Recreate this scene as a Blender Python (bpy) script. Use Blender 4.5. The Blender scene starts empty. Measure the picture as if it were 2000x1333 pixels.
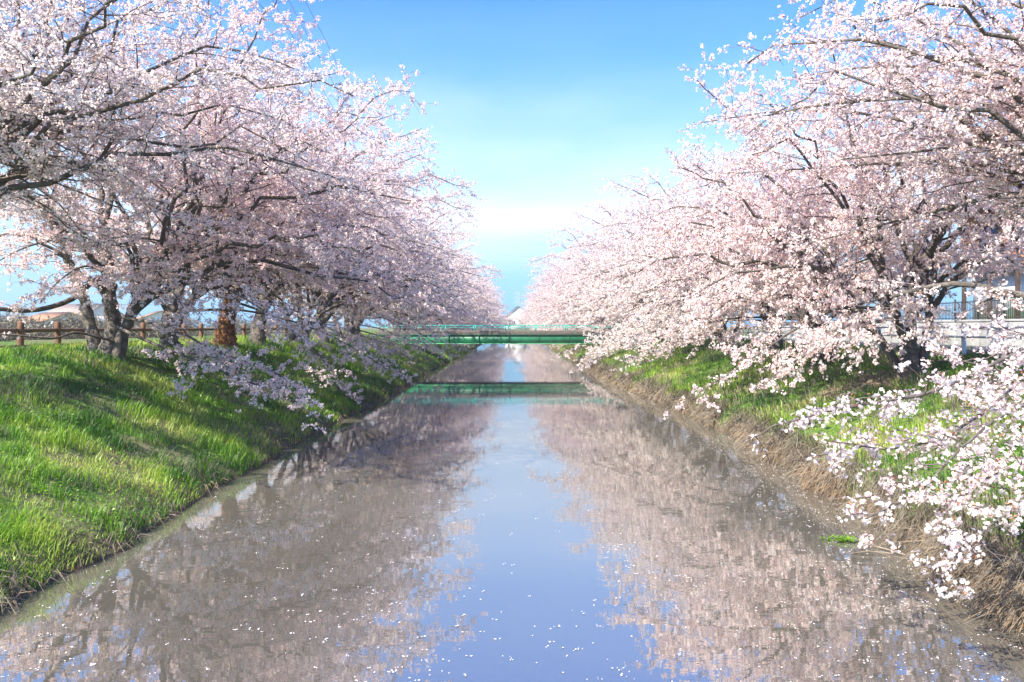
import bpy, math, random
import numpy as np
from mathutils import Vector
R = math.radians
rng = np.random.default_rng(7)
SC = bpy.context.scene
COL = SC.collection

# ------------------------------------------------------------------ camera
CAM_H = 3.0
F = 1700.0                                   # focal length in photograph pixels (2000 wide)
cam = bpy.data.cameras.new('camera')
cam.sensor_width = 36.0
cam.lens = 36.0 * F / 2000.0
cam.shift_x = -0.0015
cam.shift_y = -0.0133
cam.clip_start = 0.05
cam.clip_end = 20000
cam_o = bpy.data.objects.new('camera', cam)
COL.objects.link(cam_o)
cam_o.location = (0, 0, CAM_H)
cam_o.rotation_euler = (R(90), 0, 0)
SC.camera = cam_o
# ------------------------------------------------------------------ sun and sky
SUN_EL = R(43)
sv = Vector((-0.72, -0.70, 0)).normalized() * math.cos(SUN_EL) + Vector((0, 0, math.sin(SUN_EL)))
sun = bpy.data.lights.new('sun', 'SUN')
sun.energy = 4.4
sun.angle = R(0.55)
sun.color = (1.0, 0.915, 0.78)
sun_o = bpy.data.objects.new('sun', sun)
COL.objects.link(sun_o)
sun_o.rotation_euler = (-sv).to_track_quat('-Z', 'Y').to_euler()
sun_o.location = (-30, -30, 60)

world = bpy.data.worlds.new('World')
SC.world = world
world.use_nodes = True
wt = world.node_tree
wn, wl = wt.nodes, wt.links
wn.clear()
w_out = wn.new('ShaderNodeOutputWorld')
w_bg = wn.new('ShaderNodeBackground')
w_bg.inputs['Strength'].default_value = 0.15
sky = wn.new('ShaderNodeTexSky')
sky.sky_type = 'NISHITA'
sky.sun_disc = False
sky.sun_elevation = SUN_EL
sky.sun_rotation = math.atan2(sv.x, sv.y)
sky.air_density = 1.0
sky.dust_density = 0.6
sky.ozone_density = 2.5
w_hs = wn.new('ShaderNodeHueSaturation')
w_hs.inputs['Saturation'].default_value = 1.55
w_hs.inputs['Value'].default_value = 1.0
w_tc = wn.new('ShaderNodeTexCoord')
w_sep = wn.new('ShaderNodeSeparateXYZ')
w_map = wn.new('ShaderNodeMapping')
w_map.inputs['Scale'].default_value = (2.2, 2.2, 7.0)
w_noise = wn.new('ShaderNodeTexNoise')
w_noise.inputs['Scale'].default_value = 1.7
w_noise.inputs['Detail'].default_value = 5.0
w_noise.inputs['Roughness'].default_value = 0.5
# cloud bank low over the horizon: amount by elevation, broken up by noise
w_el = wn.new('ShaderNodeValToRGB')
cr = w_el.color_ramp
cr.interpolation = 'EASE'
cr.elements[0].position = 0.0
cr.elements[0].color = (0, 0, 0, 1)
cr.elements[1].position = 0.40
cr.elements[1].color = (0, 0, 0, 1)
for p_, v_ in ((0.05, 0.10), (0.09, 0.38), (0.13, 0.74), (0.17, 0.54), (0.23, 0.28), (0.31, 0.07)):
    e = cr.elements.new(p_)
    e.color = (v_, v_, v_, 1)
w_nr = wn.new('ShaderNodeMapRange')
w_nr.inputs['From Min'].default_value = 0.32
w_nr.inputs['From Max'].default_value = 0.68
w_nr.inputs['To Min'].default_value = 0.55
w_nr.inputs['To Max'].default_value = 1.15
w_mul = wn.new('ShaderNodeMath')
w_mul.operation = 'MULTIPLY'
w_mul.use_clamp = True
w_mix = wn.new('ShaderNodeMixRGB')
w_mix.inputs['Color2'].default_value = (3.3, 3.5, 3.8, 1)
# clear blue air under the cloud bank
w_lo = wn.new('ShaderNodeValToRGB')
w_lo.color_ramp.interpolation = 'LINEAR'
w_lo.color_ramp.elements[0].position = 0.0
w_lo.color_ramp.elements[0].color = (0.95, 0.95, 0.95, 1)
w_lo.color_ramp.elements[1].position = 0.42
w_lo.color_ramp.elements[1].color = (0, 0, 0, 1)
w_mix2 = wn.new('ShaderNodeMixRGB')
w_mix2.inputs['Color2'].default_value = (0.65, 1.65, 2.85, 1)
wl.new(w_tc.outputs['Generated'], w_sep.inputs[0])
wl.new(w_tc.outputs['Generated'], w_map.inputs['Vector'])
wl.new(w_map.outputs[0], w_noise.inputs['Vector'])
wl.new(w_sep.outputs['Z'], w_el.inputs['Fac'])
wl.new(w_sep.outputs['Z'], w_lo.inputs['Fac'])
wl.new(w_noise.outputs['Fac'], w_nr.inputs['Value'])
wl.new(w_el.outputs['Color'], w_mul.inputs[0])
wl.new(w_nr.outputs[0], w_mul.inputs[1])
wl.new(sky.outputs[0], w_hs.inputs['Color'])
w_tint = wn.new('ShaderNodeMixRGB')
w_tint.blend_type = 'MULTIPLY'
w_tint.inputs['Fac'].default_value = 1.0
w_tint.inputs['Color2'].default_value = (0.03, 0.485, 0.69, 1)
wl.new(w_hs.outputs[0], w_tint.inputs['Color1'])
wl.new(w_tint.outputs[0], w_mix2.inputs['Color1'])
wl.new(w_lo.outputs['Color'], w_mix2.inputs['Fac'])
wl.new(w_mix2.outputs[0], w_mix.inputs['Color1'])
wl.new(w_mul.outputs[0], w_mix.inputs['Fac'])
wl.new(w_mix.outputs[0], w_bg.inputs['Color'])
wl.new(w_bg.outputs[0], w_out.inputs['Surface'])

SC.view_settings.view_transform = 'Standard'
SC.view_settings.look = 'None'
SC.view_settings.exposure = 1.68
SC.view_settings.gamma = 1.0
SC.render.engine = 'CYCLES'
SC.cycles.max_bounces = 8
SC.cycles.diffuse_bounces = 5
SC.cycles.glossy_bounces = 3
SC.cycles.transmission_bounces = 5
SC.cycles.transparent_max_bounces = 6
SC.cycles.caustics_reflective = False
SC.cycles.caustics_refractive = False
SC.cycles.use_denoising = True

# ------------------------------------------------------------------ helpers
def norm(v):
    return v / np.maximum(np.linalg.norm(v, axis=-1, keepdims=True), 1e-9)

_tab = np.random.default_rng(99).random((64, 64, 64))
def vnoise(x, y, z=0.0, s=1.0):
    """cheap tiling value noise, 0..1"""
    x = np.asarray(x, float) * s + 100.0
    y = np.asarray(y, float) * s + 100.0
    z = np.asarray(z, float) * s + 100.0 + 0 * x
    xi, yi, zi = np.floor(x).astype(int), np.floor(y).astype(int), np.floor(z).astype(int)
    fx, fy, fz = x - xi, y - yi, z - zi
    fx, fy, fz = (f * f * (3 - 2 * f) for f in (fx, fy, fz))
    o = 0
    for a in (0, 1):
        for b in (0, 1):
            for c in (0, 1):
                w = (fx if a else 1 - fx) * (fy if b else 1 - fy) * (fz if c else 1 - fz)
                o = o + w * _tab[(xi + a) % 64, (yi + b) % 64, (zi + c) % 64]
    return o

def px(x, y, d):
    """point seen at photograph pixel (x, y) when it stands d metres ahead"""
    return np.array([(x - 1003.0) / F * d, d, CAM_H - (y - 640.0) / F * d])

class MB:
    """collects polygons of any size, a material index and a tint for each"""
    def __init__(self):
        self.v, self.f, self.n = [], [], 0
    def add(self, verts, faces, mat=0, tint=None):
        verts = np.asarray(verts, float).reshape(-1, 3)
        faces = np.asarray(faces, int)
        if len(faces) == 0:
            return
        if tint is None:
            tint = np.full(len(faces), 0.5)
        self.f.append((faces + self.n, np.broadcast_to(np.asarray(mat), (len(faces),)), np.broadcast_to(np.asarray(tint, float), (len(faces),))))
        self.v.append(verts)
        self.n += len(verts)
    def box(self, lo, hi, mat=0, tint=0.5):
        x0, y0, z0 = lo
        x1, y1, z1 = hi
        v = [(x0, y0, z0), (x1, y0, z0), (x1, y1, z0), (x0, y1, z0), (x0, y0, z1), (x1, y0, z1), (x1, y1, z1), (x0, y1, z1)]
        self.add(v, [(0, 3, 2, 1), (4, 5, 6, 7), (0, 1, 5, 4), (1, 2, 6, 5), (2, 3, 7, 6), (3, 0, 4, 7)], mat, np.full(6, tint))
    def tubes(self, P, Rr, sides, mat=0, tint=None, caps=False):
        """P (m,n,3) polylines, Rr (m,n) radii"""
        P = np.asarray(P, float)
        Rr = np.asarray(Rr, float)
        if P.ndim == 2:
            P, Rr = P[None], Rr[None]
        m, n = P.shape[:2]
        if m == 0:
            return
        t = norm(np.gradient(P, axis=1))
        ov = norm(P[:, -1] - P[:, 0])
        ref = np.where(np.abs(ov[:, 2:3]) < 0.7, np.array([[0.13, 0.21, 1.0]]), np.array([[1.0, 0.17, 0.1]]))
        ref = ref[:, None, :] + 0 * t
        u = norm(np.cross(t, ref))
        w = np.cross(t, u)
        a = np.arange(sides) * 2 * math.pi / sides
        ring = u[:, :, None, :] * np.cos(a)[None, None, :, None] + w[:, :, None, :] * np.sin(a)[None, None, :, None]
        V = P[:, :, None, :] + ring * Rr[:, :, None, None]
        j = np.arange(sides)
        k = np.arange(n - 1)[:, None]
        q = np.stack([k * sides + j, k * sides + (j + 1) % sides, (k + 1) * sides + (j + 1) % sides, (k + 1) * sides + j], -1).reshape(-1, 4)
        Fq = (np.arange(m)[:, None, None] * n * sides + q[None]).reshape(-1, 4)
        tt = None if tint is None else np.repeat(np.broadcast_to(tint, (m,)), len(q))
        base = self.n
        self.add(V, Fq, mat, tt)
        if caps:
            for i in range(m):
                b0 = base + i * n * sides
                self.f.append((np.array([list(range(b0 + sides - 1, b0 - 1, -1)), [b0 + (n - 1) * sides + x for x in range(sides)]]), np.full(2, mat), np.full(2, 0.5)))
    def mesh(self, name, mats, smooth=False):
        me = bpy.data.meshes.new(name)
        V = np.concatenate(self.v).astype(np.float32)
        me.vertices.add(len(V))
        me.vertices.foreach_set('co', V.ravel())
        loops = np.concatenate([f.ravel() for f, _, _ in self.f]).astype(np.int32)
        tot = np.concatenate([np.full(len(f), f.shape[1]) for f, _, _ in self.f]).astype(np.int32)
        start = np.concatenate([[0], np.cumsum(tot)[:-1]]).astype(np.int32)
        me.loops.add(len(loops))
        me.loops.foreach_set('vertex_index', loops)
        me.polygons.add(len(tot))
        me.polygons.foreach_set('loop_start', start)
        me.polygons.foreach_set('loop_total', tot)
        me.polygons.foreach_set('material_index', np.concatenate([m for _, m, _ in self.f]).astype(np.int32))
        if smooth:
            me.polygons.foreach_set('use_smooth', np.ones(len(tot), bool))
        at = me.attributes.new('tint', 'FLOAT', 'FACE')
        at.data.foreach_set('value', np.concatenate([t for _, _, t in self.f]).astype(np.float32))
        for m in (mats if isinstance(mats, (list, tuple)) else [mats]):
            me.materials.append(m)
        me.update(calc_edges=True)
        me.validate()
        return me

def tag(o, label=None, cat=None, group=None, kind=None):
    for k, v in (('label', label), ('category', cat), ('group', group), ('kind', kind)):
        if v:
            o[k] = v
    return o

def link(name, me, parent=None, loc=None):
    o = bpy.data.objects.new(name, me)
    COL.objects.link(o)
    if parent is not None:
        o.parent = parent
    if loc is not None:
        o.location = loc
    return o

def obj(name, mb, mats, parent=None, smooth=False, loc=None):
    return link(name, mb.mesh(name, mats, smooth), parent, loc)

def empty(name, loc=(0, 0, 0), rz=0.0):
    o = bpy.data.objects.new(name, None)
    COL.objects.link(o)
    o.location = loc
    o.rotation_euler = (0, 0, rz)
    o.empty_display_size = 0.2
    return o

def bevel(o, w=0.01, seg=2):
    m = o.modifiers.new('edge', 'BEVEL')
    m.width = w
    m.segments = seg
    m.limit_method = 'ANGLE'
    return o

# ------------------------------------------------------------------ materials
def new_mat(name):
    m = bpy.data.materials.new(name)
    m.use_nodes = True
    nt = m.node_tree
    nt.nodes.clear()
    out = nt.nodes.new('ShaderNodeOutputMaterial')
    return m, nt.nodes, nt.links, out

def ramp(N, stops, interp='LINEAR'):
    r = N.new('ShaderNodeValToRGB')
    c = r.color_ramp
    c.interpolation = interp
    c.elements[0].position, c.elements[0].color = stops[0][0], (*stops[0][1], 1)
    c.elements[1].position, c.elements[1].color = stops[-1][0], (*stops[-1][1], 1)
    for p, col in stops[1:-1]:
        e = c.elements.new(p)
        e.color = (*col, 1)
    return r

def thin_mat(name, stops, trans=0.4, gloss=0.0, warm=(1, 1, 1), vary=0.0):
    """petals, leaves, blades: diffuse + translucent, colour by each piece's own tint"""
    m, N, L, out = new_mat(name)
    at = N.new('ShaderNodeAttribute')
    at.attribute_name = 'tint'
    r = ramp(N, stops)
    if vary:
        oi = N.new('ShaderNodeObjectInfo')
        sh = N.new('ShaderNodeMath')
        sh.operation = 'MULTIPLY_ADD'
        sh.inputs[1].default_value = vary
        ad = N.new('ShaderNodeMath')
        ad.operation = 'SUBTRACT'
        ad.inputs[1].default_value = vary * 0.5
        L.new(oi.outputs['Random'], sh.inputs[0])
        L.new(at.outputs['Fac'], sh.inputs[2])
        L.new(sh.outputs[0], ad.inputs[0])
        L.new(ad.outputs[0], r.inputs['Fac'])
    else:
        L.new(at.outputs['Fac'], r.inputs['Fac'])
    d = N.new('ShaderNodeBsdfDiffuse')
    t = N.new('ShaderNodeBsdfTranslucent')
    mul = N.new('ShaderNodeMixRGB')
    mul.blend_type = 'MULTIPLY'
    mul.inputs['Fac'].default_value = 1
    mul.inputs['Color2'].default_value = (*warm, 1)
    L.new(r.outputs[0], mul.inputs['Color1'])
    mx = N.new('ShaderNodeMixShader')
    mx.inputs['Fac'].default_value = trans
    L.new(r.outputs[0], d.inputs['Color'])
    L.new(mul.outputs[0], t.inputs['Color'])
    L.new(d.outputs[0], mx.inputs[1])
    L.new(t.outputs[0], mx.inputs[2])
    last = mx
    if gloss:
        g = N.new('ShaderNodeBsdfGlossy')
        g.inputs['Roughness'].default_value = 0.45
        mg = N.new('ShaderNodeMixShader')
        mg.inputs['Fac'].default_value = gloss
        L.new(mx.outputs[0], mg.inputs[1])
        L.new(g.outputs[0], mg.inputs[2])
        last = mg
    L.new(last.outputs[0], out.inputs['Surface'])
    return m

def solid_mat(name, c1, c2, scale=6.0, rough=0.7, bump=0.15, metallic=0.0, detail=6.0, stretch=(1, 1, 1), spec=0.4, bscale=None):
    m, N, L, out = new_mat(name)
    tc = N.new('ShaderNodeTexCoord')
    mp = N.new('ShaderNodeMapping')
    mp.inputs['Scale'].default_value = stretch
    n = N.new('ShaderNodeTexNoise')
    n.inputs['Scale'].default_value = scale
    n.inputs['Detail'].default_value = detail
    n.inputs['Roughness'].default_value = 0.65
    L.new(tc.outputs['Object'], mp.inputs['Vector'])
    L.new(mp.outputs[0], n.inputs['Vector'])
    r = ramp(N, [(0.33, c1), (0.67, c2)])
    L.new(n.outputs['Fac'], r.inputs['Fac'])
    b = N.new('ShaderNodeBsdfPrincipled')
    b.inputs['Roughness'].default_value = rough
    b.inputs['Metallic'].default_value = metallic
    b.inputs['Specular IOR Level'].default_value = spec
    L.new(r.outputs[0], b.inputs['Base Color'])
    if bump:
        n2 = N.new('ShaderNodeTexNoise')
        n2.inputs['Scale'].default_value = bscale or scale * 3
        n2.inputs['Detail'].default_value = 5
        L.new(mp.outputs[0], n2.inputs['Vector'])
        bp = N.new('ShaderNodeBump')
        bp.inputs['Strength'].default_value = bump
        bp.inputs['Distance'].default_value = 0.03
        L.new(n2.outputs['Fac'], bp.inputs['Height'])
        L.new(bp.outputs[0], b.inputs['Normal'])
    L.new(b.outputs[0], out.inputs['Surface'])
    return m

M = {}
M['petal'] = thin_mat('petal', [(0.0, (0.92, 0.70, 0.70)), (0.35, (0.94, 0.81, 0.785)), (0.7, (0.95, 0.88, 0.845)), (1.0, (0.96, 0.92, 0.87))], 0.5, warm=(1, 0.96, 0.965), vary=0.3)
M['calyx'] = thin_mat('calyx', [(0.0, (0.30, 0.085, 0.06)), (0.5, (0.42, 0.16, 0.09)), (1.0, (0.45, 0.26, 0.12))], 0.3)
M['bark'] = solid_mat('bark', (0.045, 0.036, 0.03), (0.175, 0.15, 0.128), 5.0, 0.9, 0.9, stretch=(1, 1, 1.6), bscale=22)
M['twig_bark'] = solid_mat('twig_bark', (0.075, 0.055, 0.05), (0.17, 0.14, 0.125), 3.0, 0.85, 0.0)
M['ivy'] = thin_mat('ivy', [(0.0, (0.16, 0.06, 0.03)), (0.5, (0.33, 0.14, 0.065)), (1.0, (0.42, 0.25, 0.13))], 0.3)
M['grass'] = thin_mat('grass', [(0.0, (0.045, 0.15, 0.012)), (0.35, (0.13, 0.31, 0.018)), (0.7, (0.27, 0.44, 0.035)), (1.0, (0.44, 0.52, 0.12))], 0.45, 0.03, warm=(1.0, 1.05, 0.6))
M['straw'] = thin_mat('straw', [(0.0, (0.13, 0.10, 0.075)), (0.35, (0.27, 0.235, 0.19)), (0.65, (0.36, 0.285, 0.20)), (0.85, (0.37, 0.235, 0.135)), (1.0, (0.30, 0.155, 0.08))], 0.3)
M['shrub'] = thin_mat('shrub', [(0.0, (0.12, 0.095, 0.08)), (0.5, (0.22, 0.19, 0.15)), (1.0, (0.26, 0.25, 0.16))], 0.3)
M['float_petal'] = solid_mat('float_petal', (0.80, 0.70, 0.71), (0.88, 0.83, 0.82), 20, 0.6, 0)
M['green_paint'] = solid_mat('green_paint', (0.014, 0.10, 0.05), (0.016, 0.20, 0.09), 1.3, 0.5, 0.08, stretch=(1, 1, 0.35))
M['flange_paint'] = solid_mat('flange_paint', (0.10, 0.42, 0.20), (0.16, 0.50, 0.27), 2.0, 0.45, 0.05)
M['rail_paint'] = solid_mat('rail_paint', (0.02, 0.36, 0.29), (0.04, 0.44, 0.36), 3.0, 0.4, 0.0)
M['kerb_old'] = solid_mat('kerb_old', (0.05, 0.045, 0.04), (0.17, 0.15, 0.13), 7.0, 0.95, 0.6)
M['log'] = solid_mat('log', (0.09, 0.046, 0.028), (0.21, 0.10, 0.055), 4.0, 0.75, 0.4, stretch=(6, 6, 0.8))
M['log_rail'] = solid_mat('log_rail', (0.075, 0.045, 0.034), (0.17, 0.10, 0.07), 4.0, 0.8, 0.4, stretch=(6, 0.8, 6))
M['log_end'] = solid_mat('log_end', (0.30, 0.17, 0.09), (0.40, 0.24, 0.14), 8.0, 0.8, 0.2)
M['white_steel'] = solid_mat('white_steel', (0.66, 0.70, 0.74), (0.82, 0.83, 0.84), 3.0, 0.45, 0.0)
M['concrete'] = solid_mat('concrete', (0.24, 0.24, 0.235), (0.42, 0.415, 0.40), 1.5, 0.9, 0.3)
M['asphalt'] = solid_mat('asphalt', (0.05, 0.052, 0.058), (0.085, 0.085, 0.09), 2.0, 0.9, 0.3, bscale=80)
M['road_paint'] = solid_mat('road_paint', (0.6, 0.6, 0.58), (0.8, 0.8, 0.78), 5.0, 0.7, 0.1)
M['plaster'] = solid_mat('plaster', (0.72, 0.71, 0.68), (0.82, 0.81, 0.79), 1.2, 0.9, 0.1)
M['orange_board'] = solid_mat('orange_board', (0.42, 0.17, 0.07), (0.56, 0.25, 0.11), 2.0, 0.7, 0.2, stretch=(1, 1, 8))
M['dark_timber'] = solid_mat('dark_timber', (0.035, 0.022, 0.02), (0.08, 0.05, 0.042), 4.0, 0.7, 0.1)
M['roof_tile'] = solid_mat('roof_tile', (0.10, 0.10, 0.115), (0.17, 0.17, 0.19), 3.0, 0.6, 0.2)
M['roof_brown'] = solid_mat('roof_brown', (0.27, 0.20, 0.16), (0.38, 0.29, 0.24), 3.0, 0.8, 0.2)
M['iron'] = solid_mat('iron', (0.02, 0.02, 0.022), (0.05, 0.045, 0.045), 3.0, 0.5, 0.0)
M['glass'] = solid_mat('glass', (0.04, 0.05, 0.06), (0.07, 0.08, 0.10), 1.0, 0.08, 0.0, spec=0.8)
M['galv'] = solid_mat('galv', (0.42, 0.45, 0.48), (0.56, 0.58, 0.60), 3.0, 0.5, 0.0, metallic=0.2)
M['wire'] = solid_mat('wire', (0.10, 0.11, 0.13), (0.14, 0.15, 0.17), 3.0, 0.5, 0.0)
M['stick'] = solid_mat('stick', (0.16, 0.12, 0.09), (0.34, 0.27, 0.20), 8.0, 0.8, 0.2)

def ground_mat():
    m, N, L, out = new_mat('ground_soil')
    tc = N.new('ShaderNodeTexCoord')
    n1 = N.new('ShaderNodeTexNoise')
    n1.inputs['Scale'].default_value = 0.45
    n1.inputs['Detail'].default_value = 8
    n2 = N.new('ShaderNodeTexNoise')
    n2.inputs['Scale'].default_value = 9.0
    n2.inputs['Detail'].default_value = 8
    L.new(tc.outputs['Object'], n1.inputs['Vector'])
    L.new(tc.outputs['Object'], n2.inputs['Vector'])
    g = ramp(N, [(0.3, (0.04, 0.085, 0.014)), (0.55, (0.09, 0.17, 0.025)), (0.75, (0.17, 0.19, 0.06))])
    s = ramp(N, [(0.3, (0.10, 0.075, 0.05)), (0.7, (0.24, 0.19, 0.13))])
    L.new(n2.outputs['Fac'], g.inputs['Fac'])
    L.new(n2.outputs['Fac'], s.inputs['Fac'])
    f = ramp(N, [(0.45, (0, 0, 0)), (0.62, (1, 1, 1))])
    L.new(n1.outputs['Fac'], f.inputs['Fac'])
    # bare mud close to the water line
    sp = N.new('ShaderNodeSeparateXYZ')
    L.new(tc.outputs['Object'], sp.inputs[0])
    mr = N.new('ShaderNodeMapRange')
    mr.inputs['From Min'].default_value = 0.05
    mr.inputs['From Max'].default_value = 0.4
    mr.inputs['To Min'].default_value = 1.0
    mr.inputs['To Max'].default_value = 0.0
    L.new(sp.outputs['Z'], mr.inputs['Value'])
    mx = N.new('ShaderNodeMixRGB')
    L.new(f.outputs[0], mx.inputs['Fac'])
    L.new(g.outputs[0], mx.inputs['Color1'])
    L.new(s.outputs[0], mx.inputs['Color2'])
    mx2 = N.new('ShaderNodeMixRGB')
    mx2.inputs['Color2'].default_value = (0.10, 0.07, 0.045, 1)
    L.new(mr.outputs[0], mx2.inputs['Fac'])
    L.new(mx.outputs[0], mx2.inputs['Color1'])
    b = N.new('ShaderNodeBsdfPrincipled')
    b.inputs['Roughness'].default_value = 0.95
    b.inputs['Specular IOR Level'].default_value = 0.15
    L.new(mx2.outputs[0], b.inputs['Base Color'])
    bp = N.new('ShaderNodeBump')
    bp.inputs['Strength'].default_value = 0.7
    bp.inputs['Distance'].default_value = 0.08
    L.new(n2.outputs['Fac'], bp.inputs['Height'])
    L.new(bp.outputs[0], b.inputs['Normal'])
    L.new(b.outputs[0], out.inputs['Surface'])
    return m
M['ground'] = ground_mat()

def water_mat():
    m, N, L, out = new_mat('muddy_water')
    tc = N.new('ShaderNodeTexCoord')
    mp = N.new('ShaderNodeMapping')
    mp.inputs['Scale'].default_value = (0.55, 1.0, 1.0)
    L.new(tc.outputs['Object'], mp.inputs['Vector'])
    n1 = N.new('ShaderNodeTexNoise')
    n1.inputs['Scale'].default_value = 1.5
    n1.inputs['Detail'].default_value = 3
    n2 = N.new('ShaderNodeTexNoise')
    n2.inputs['Scale'].default_value = 7.0
    n2.inputs['Detail'].default_value = 2
    L.new(mp.outputs[0], n1.inputs['Vector'])
    L.new(mp.outputs[0], n2.inputs['Vector'])
    # calm and ruffled stretches of the surface
    n3 = N.new('ShaderNodeTexNoise')
    n3.inputs['Scale'].default_value = 0.12
    n3.inputs['Detail'].default_value = 2
    L.new(mp.outputs[0], n3.inputs['Vector'])
    mr = N.new('ShaderNodeMapRange')
    mr.inputs['From Min'].default_value = 0.35
    mr.inputs['From Max'].default_value = 0.65
    mr.inputs['To Min'].default_value = 0.25
    mr.inputs['To Max'].default_value = 1.0
    L.new(n3.outputs['Fac'], mr.inputs['Value'])
    ad = N.new('ShaderNodeMath')
    ad.operation = 'MULTIPLY_ADD'
    ad.inputs[1].default_value = 0.22
    L.new(n2.outputs['Fac'], ad.inputs[0])
    L.new(n1.outputs['Fac'], ad.inputs[2])
    ml = N.new('ShaderNodeMath')
    ml.operation = 'MULTIPLY'
    L.new(ad.outputs[0], ml.inputs[0])
    L.new(mr.outputs[0], ml.inputs[1])
    bp = N.new('ShaderNodeBump')
    bp.inputs['Strength'].default_value = 0.10
    bp.inputs['Distance'].default_value = 0.028
    L.new(ml.outputs[0], bp.inputs['Height'])
    b = N.new('ShaderNodeBsdfPrincipled')
    cr = ramp(N, [(0.3, (0.095, 0.086, 0.068)), (0.7, (0.125, 0.114, 0.092))])
    L.new(n3.outputs['Fac'], cr.inputs['Fac'])
    L.new(cr.outputs[0], b.inputs['Base Color'])
    b.inputs['Roughness'].default_value = 0.02
    b.inputs['IOR'].default_value = 4.8
    L.new(bp.outputs[0], b.inputs['Normal'])
    L.new(b.outputs[0], out.inputs['Surface'])
    return m
M['water'] = water_mat()

# ------------------------------------------------------------------ terrain
YL = [-200, 0, 8.9, 10.9, 11.9, 15.7, 19.2, 23.2, 30, 36, 46, 57, 75, 100, 4000]
XL = [5.2, 5.2, 5.25, 5.38, 5.25, 5.57, 5.47, 5.63, 5.5, 5.3, 5.5, 5.75, 5.6, 5.6, 5.6]
YR = [-200, 0, 8.9, 12, 15.4, 19.2, 24.3, 31.9, 40, 46, 60, 73, 100, 4000]
XR = [5.2, 5.2, 5.25, 5.5, 5.75, 5.95, 6.1, 6.0, 5.6, 5.35, 5.5, 5.6, 5.6, 5.6]
def edge_l(y):
    return np.interp(y, YL, XL) + 0.30 * (vnoise(y, 3.3, 0, 0.7) - 0.5) + 0.16 * (vnoise(y, 8.3, 0, 2.1) - 0.5)
def edge_r(y):
    return np.interp(y, YR, XR) + 0.50 * (vnoise(y, 17.3, 0, 0.55) - 0.5) + 0.24 * (vnoise(y, 28.3, 0, 1.9) - 0.5)
ROAD_Z = 2.20
def gz(x, y):
    x = np.asarray(x, float)
    y = np.asarray(y, float)
    left = x < 0
    u = np.where(left, -x - edge_l(y), x - edge_r(y))
    zl = np.interp(u, [-3, -0.8, 0, 0.45, 2.5, 4.9, 6.0, 8.0, 40], [-1.0, -0.7, 0.0, 0.34, 1.18, 2.12, 2.28, 2.35, 2.35])
    zr = np.interp(u, [-3, -0.8, 0, 0.35, 2.3, 4.8, 6.2, 7.6, 40], [-1.0, -0.7, -0.02, 0.44, 1.10, 1.90, 2.10, ROAD_Z, ROAD_Z])
    z = np.where(left, zl, zr)
    e = np.clip((y - 262.0) / 10.0, 0, 1) * (np.abs(x) < 12)
    z = z + (2.3 - z) * e * e * (3 - 2 * e)
    amp = np.clip(u / 0.8, 0, 1) * np.clip((8.5 - u) / 2.0, 0, 1)
    return z + amp * (0.22 * (vnoise(x, y, 0, 0.6) - 0.5) + 0.12 * (vnoise(x, y, 5, 1.7) - 0.5))

xs = np.unique(np.concatenate([np.linspace(-15, 15, 161), -np.geomspace(15, 6000, 26), np.geomspace(15, 6000, 26)]))
ys = np.unique(np.concatenate([np.linspace(-300, -10, 8), np.linspace(-10, 34, 150), np.linspace(34, 130, 100), np.geomspace(130, 9000, 30)]))
GX, GY = np.meshgrid(xs, ys)
GZ = gz(GX, GY)
nx, ny = len(xs), len(ys)
ii, jj = np.meshgrid(np.arange(nx - 1), np.arange(ny - 1))
q = (jj * nx + ii).ravel()
mb = MB()
mb.add(np.stack([GX, GY, GZ], -1), np.stack([q, q + 1, q + nx + 1, q + nx], -1))
tag(obj('ground', mb, M['ground'], smooth=True), kind='structure')

mb = MB()
mb.add([(-9, -300, 0), (9, -300, 0), (9, 268, 0), (-9, 268, 0)], [(0, 1, 2, 3)])
tag(obj('water', mb, M['water']), kind='structure')

# the lane behind the right bank: road sheet, edge line, concrete kerb
mb = MB()
mb.add([(14.0, -60, ROAD_Z + 0.012), (20.0, -60, ROAD_Z + 0.012), (20.0, 400, ROAD_Z + 0.012), (14.0, 400, ROAD_Z + 0.012)], [(0, 1, 2, 3)])
tag(obj('road', mb, M['asphalt']), kind='structure')
for x0, nm in ((14.35, 'road_line'), (19.45, 'road_line')):
    mb = MB()
    mb.add([(x0, -60, ROAD_Z + 0.017), (x0 + 0.15, -60, ROAD_Z + 0.017), (x0 + 0.15, 400, ROAD_Z + 0.017), (x0, 400, ROAD_Z + 0.017)], [(0, 1, 2, 3)])
    tag(obj(nm, mb, M['road_paint']), kind='structure')
mb = MB()
mb.box((13.72, -60, ROAD_Z - 0.15), (13.98, 400, ROAD_Z + 0.13))
tag(obj('kerb', mb, M['concrete']), kind='structure')

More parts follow.
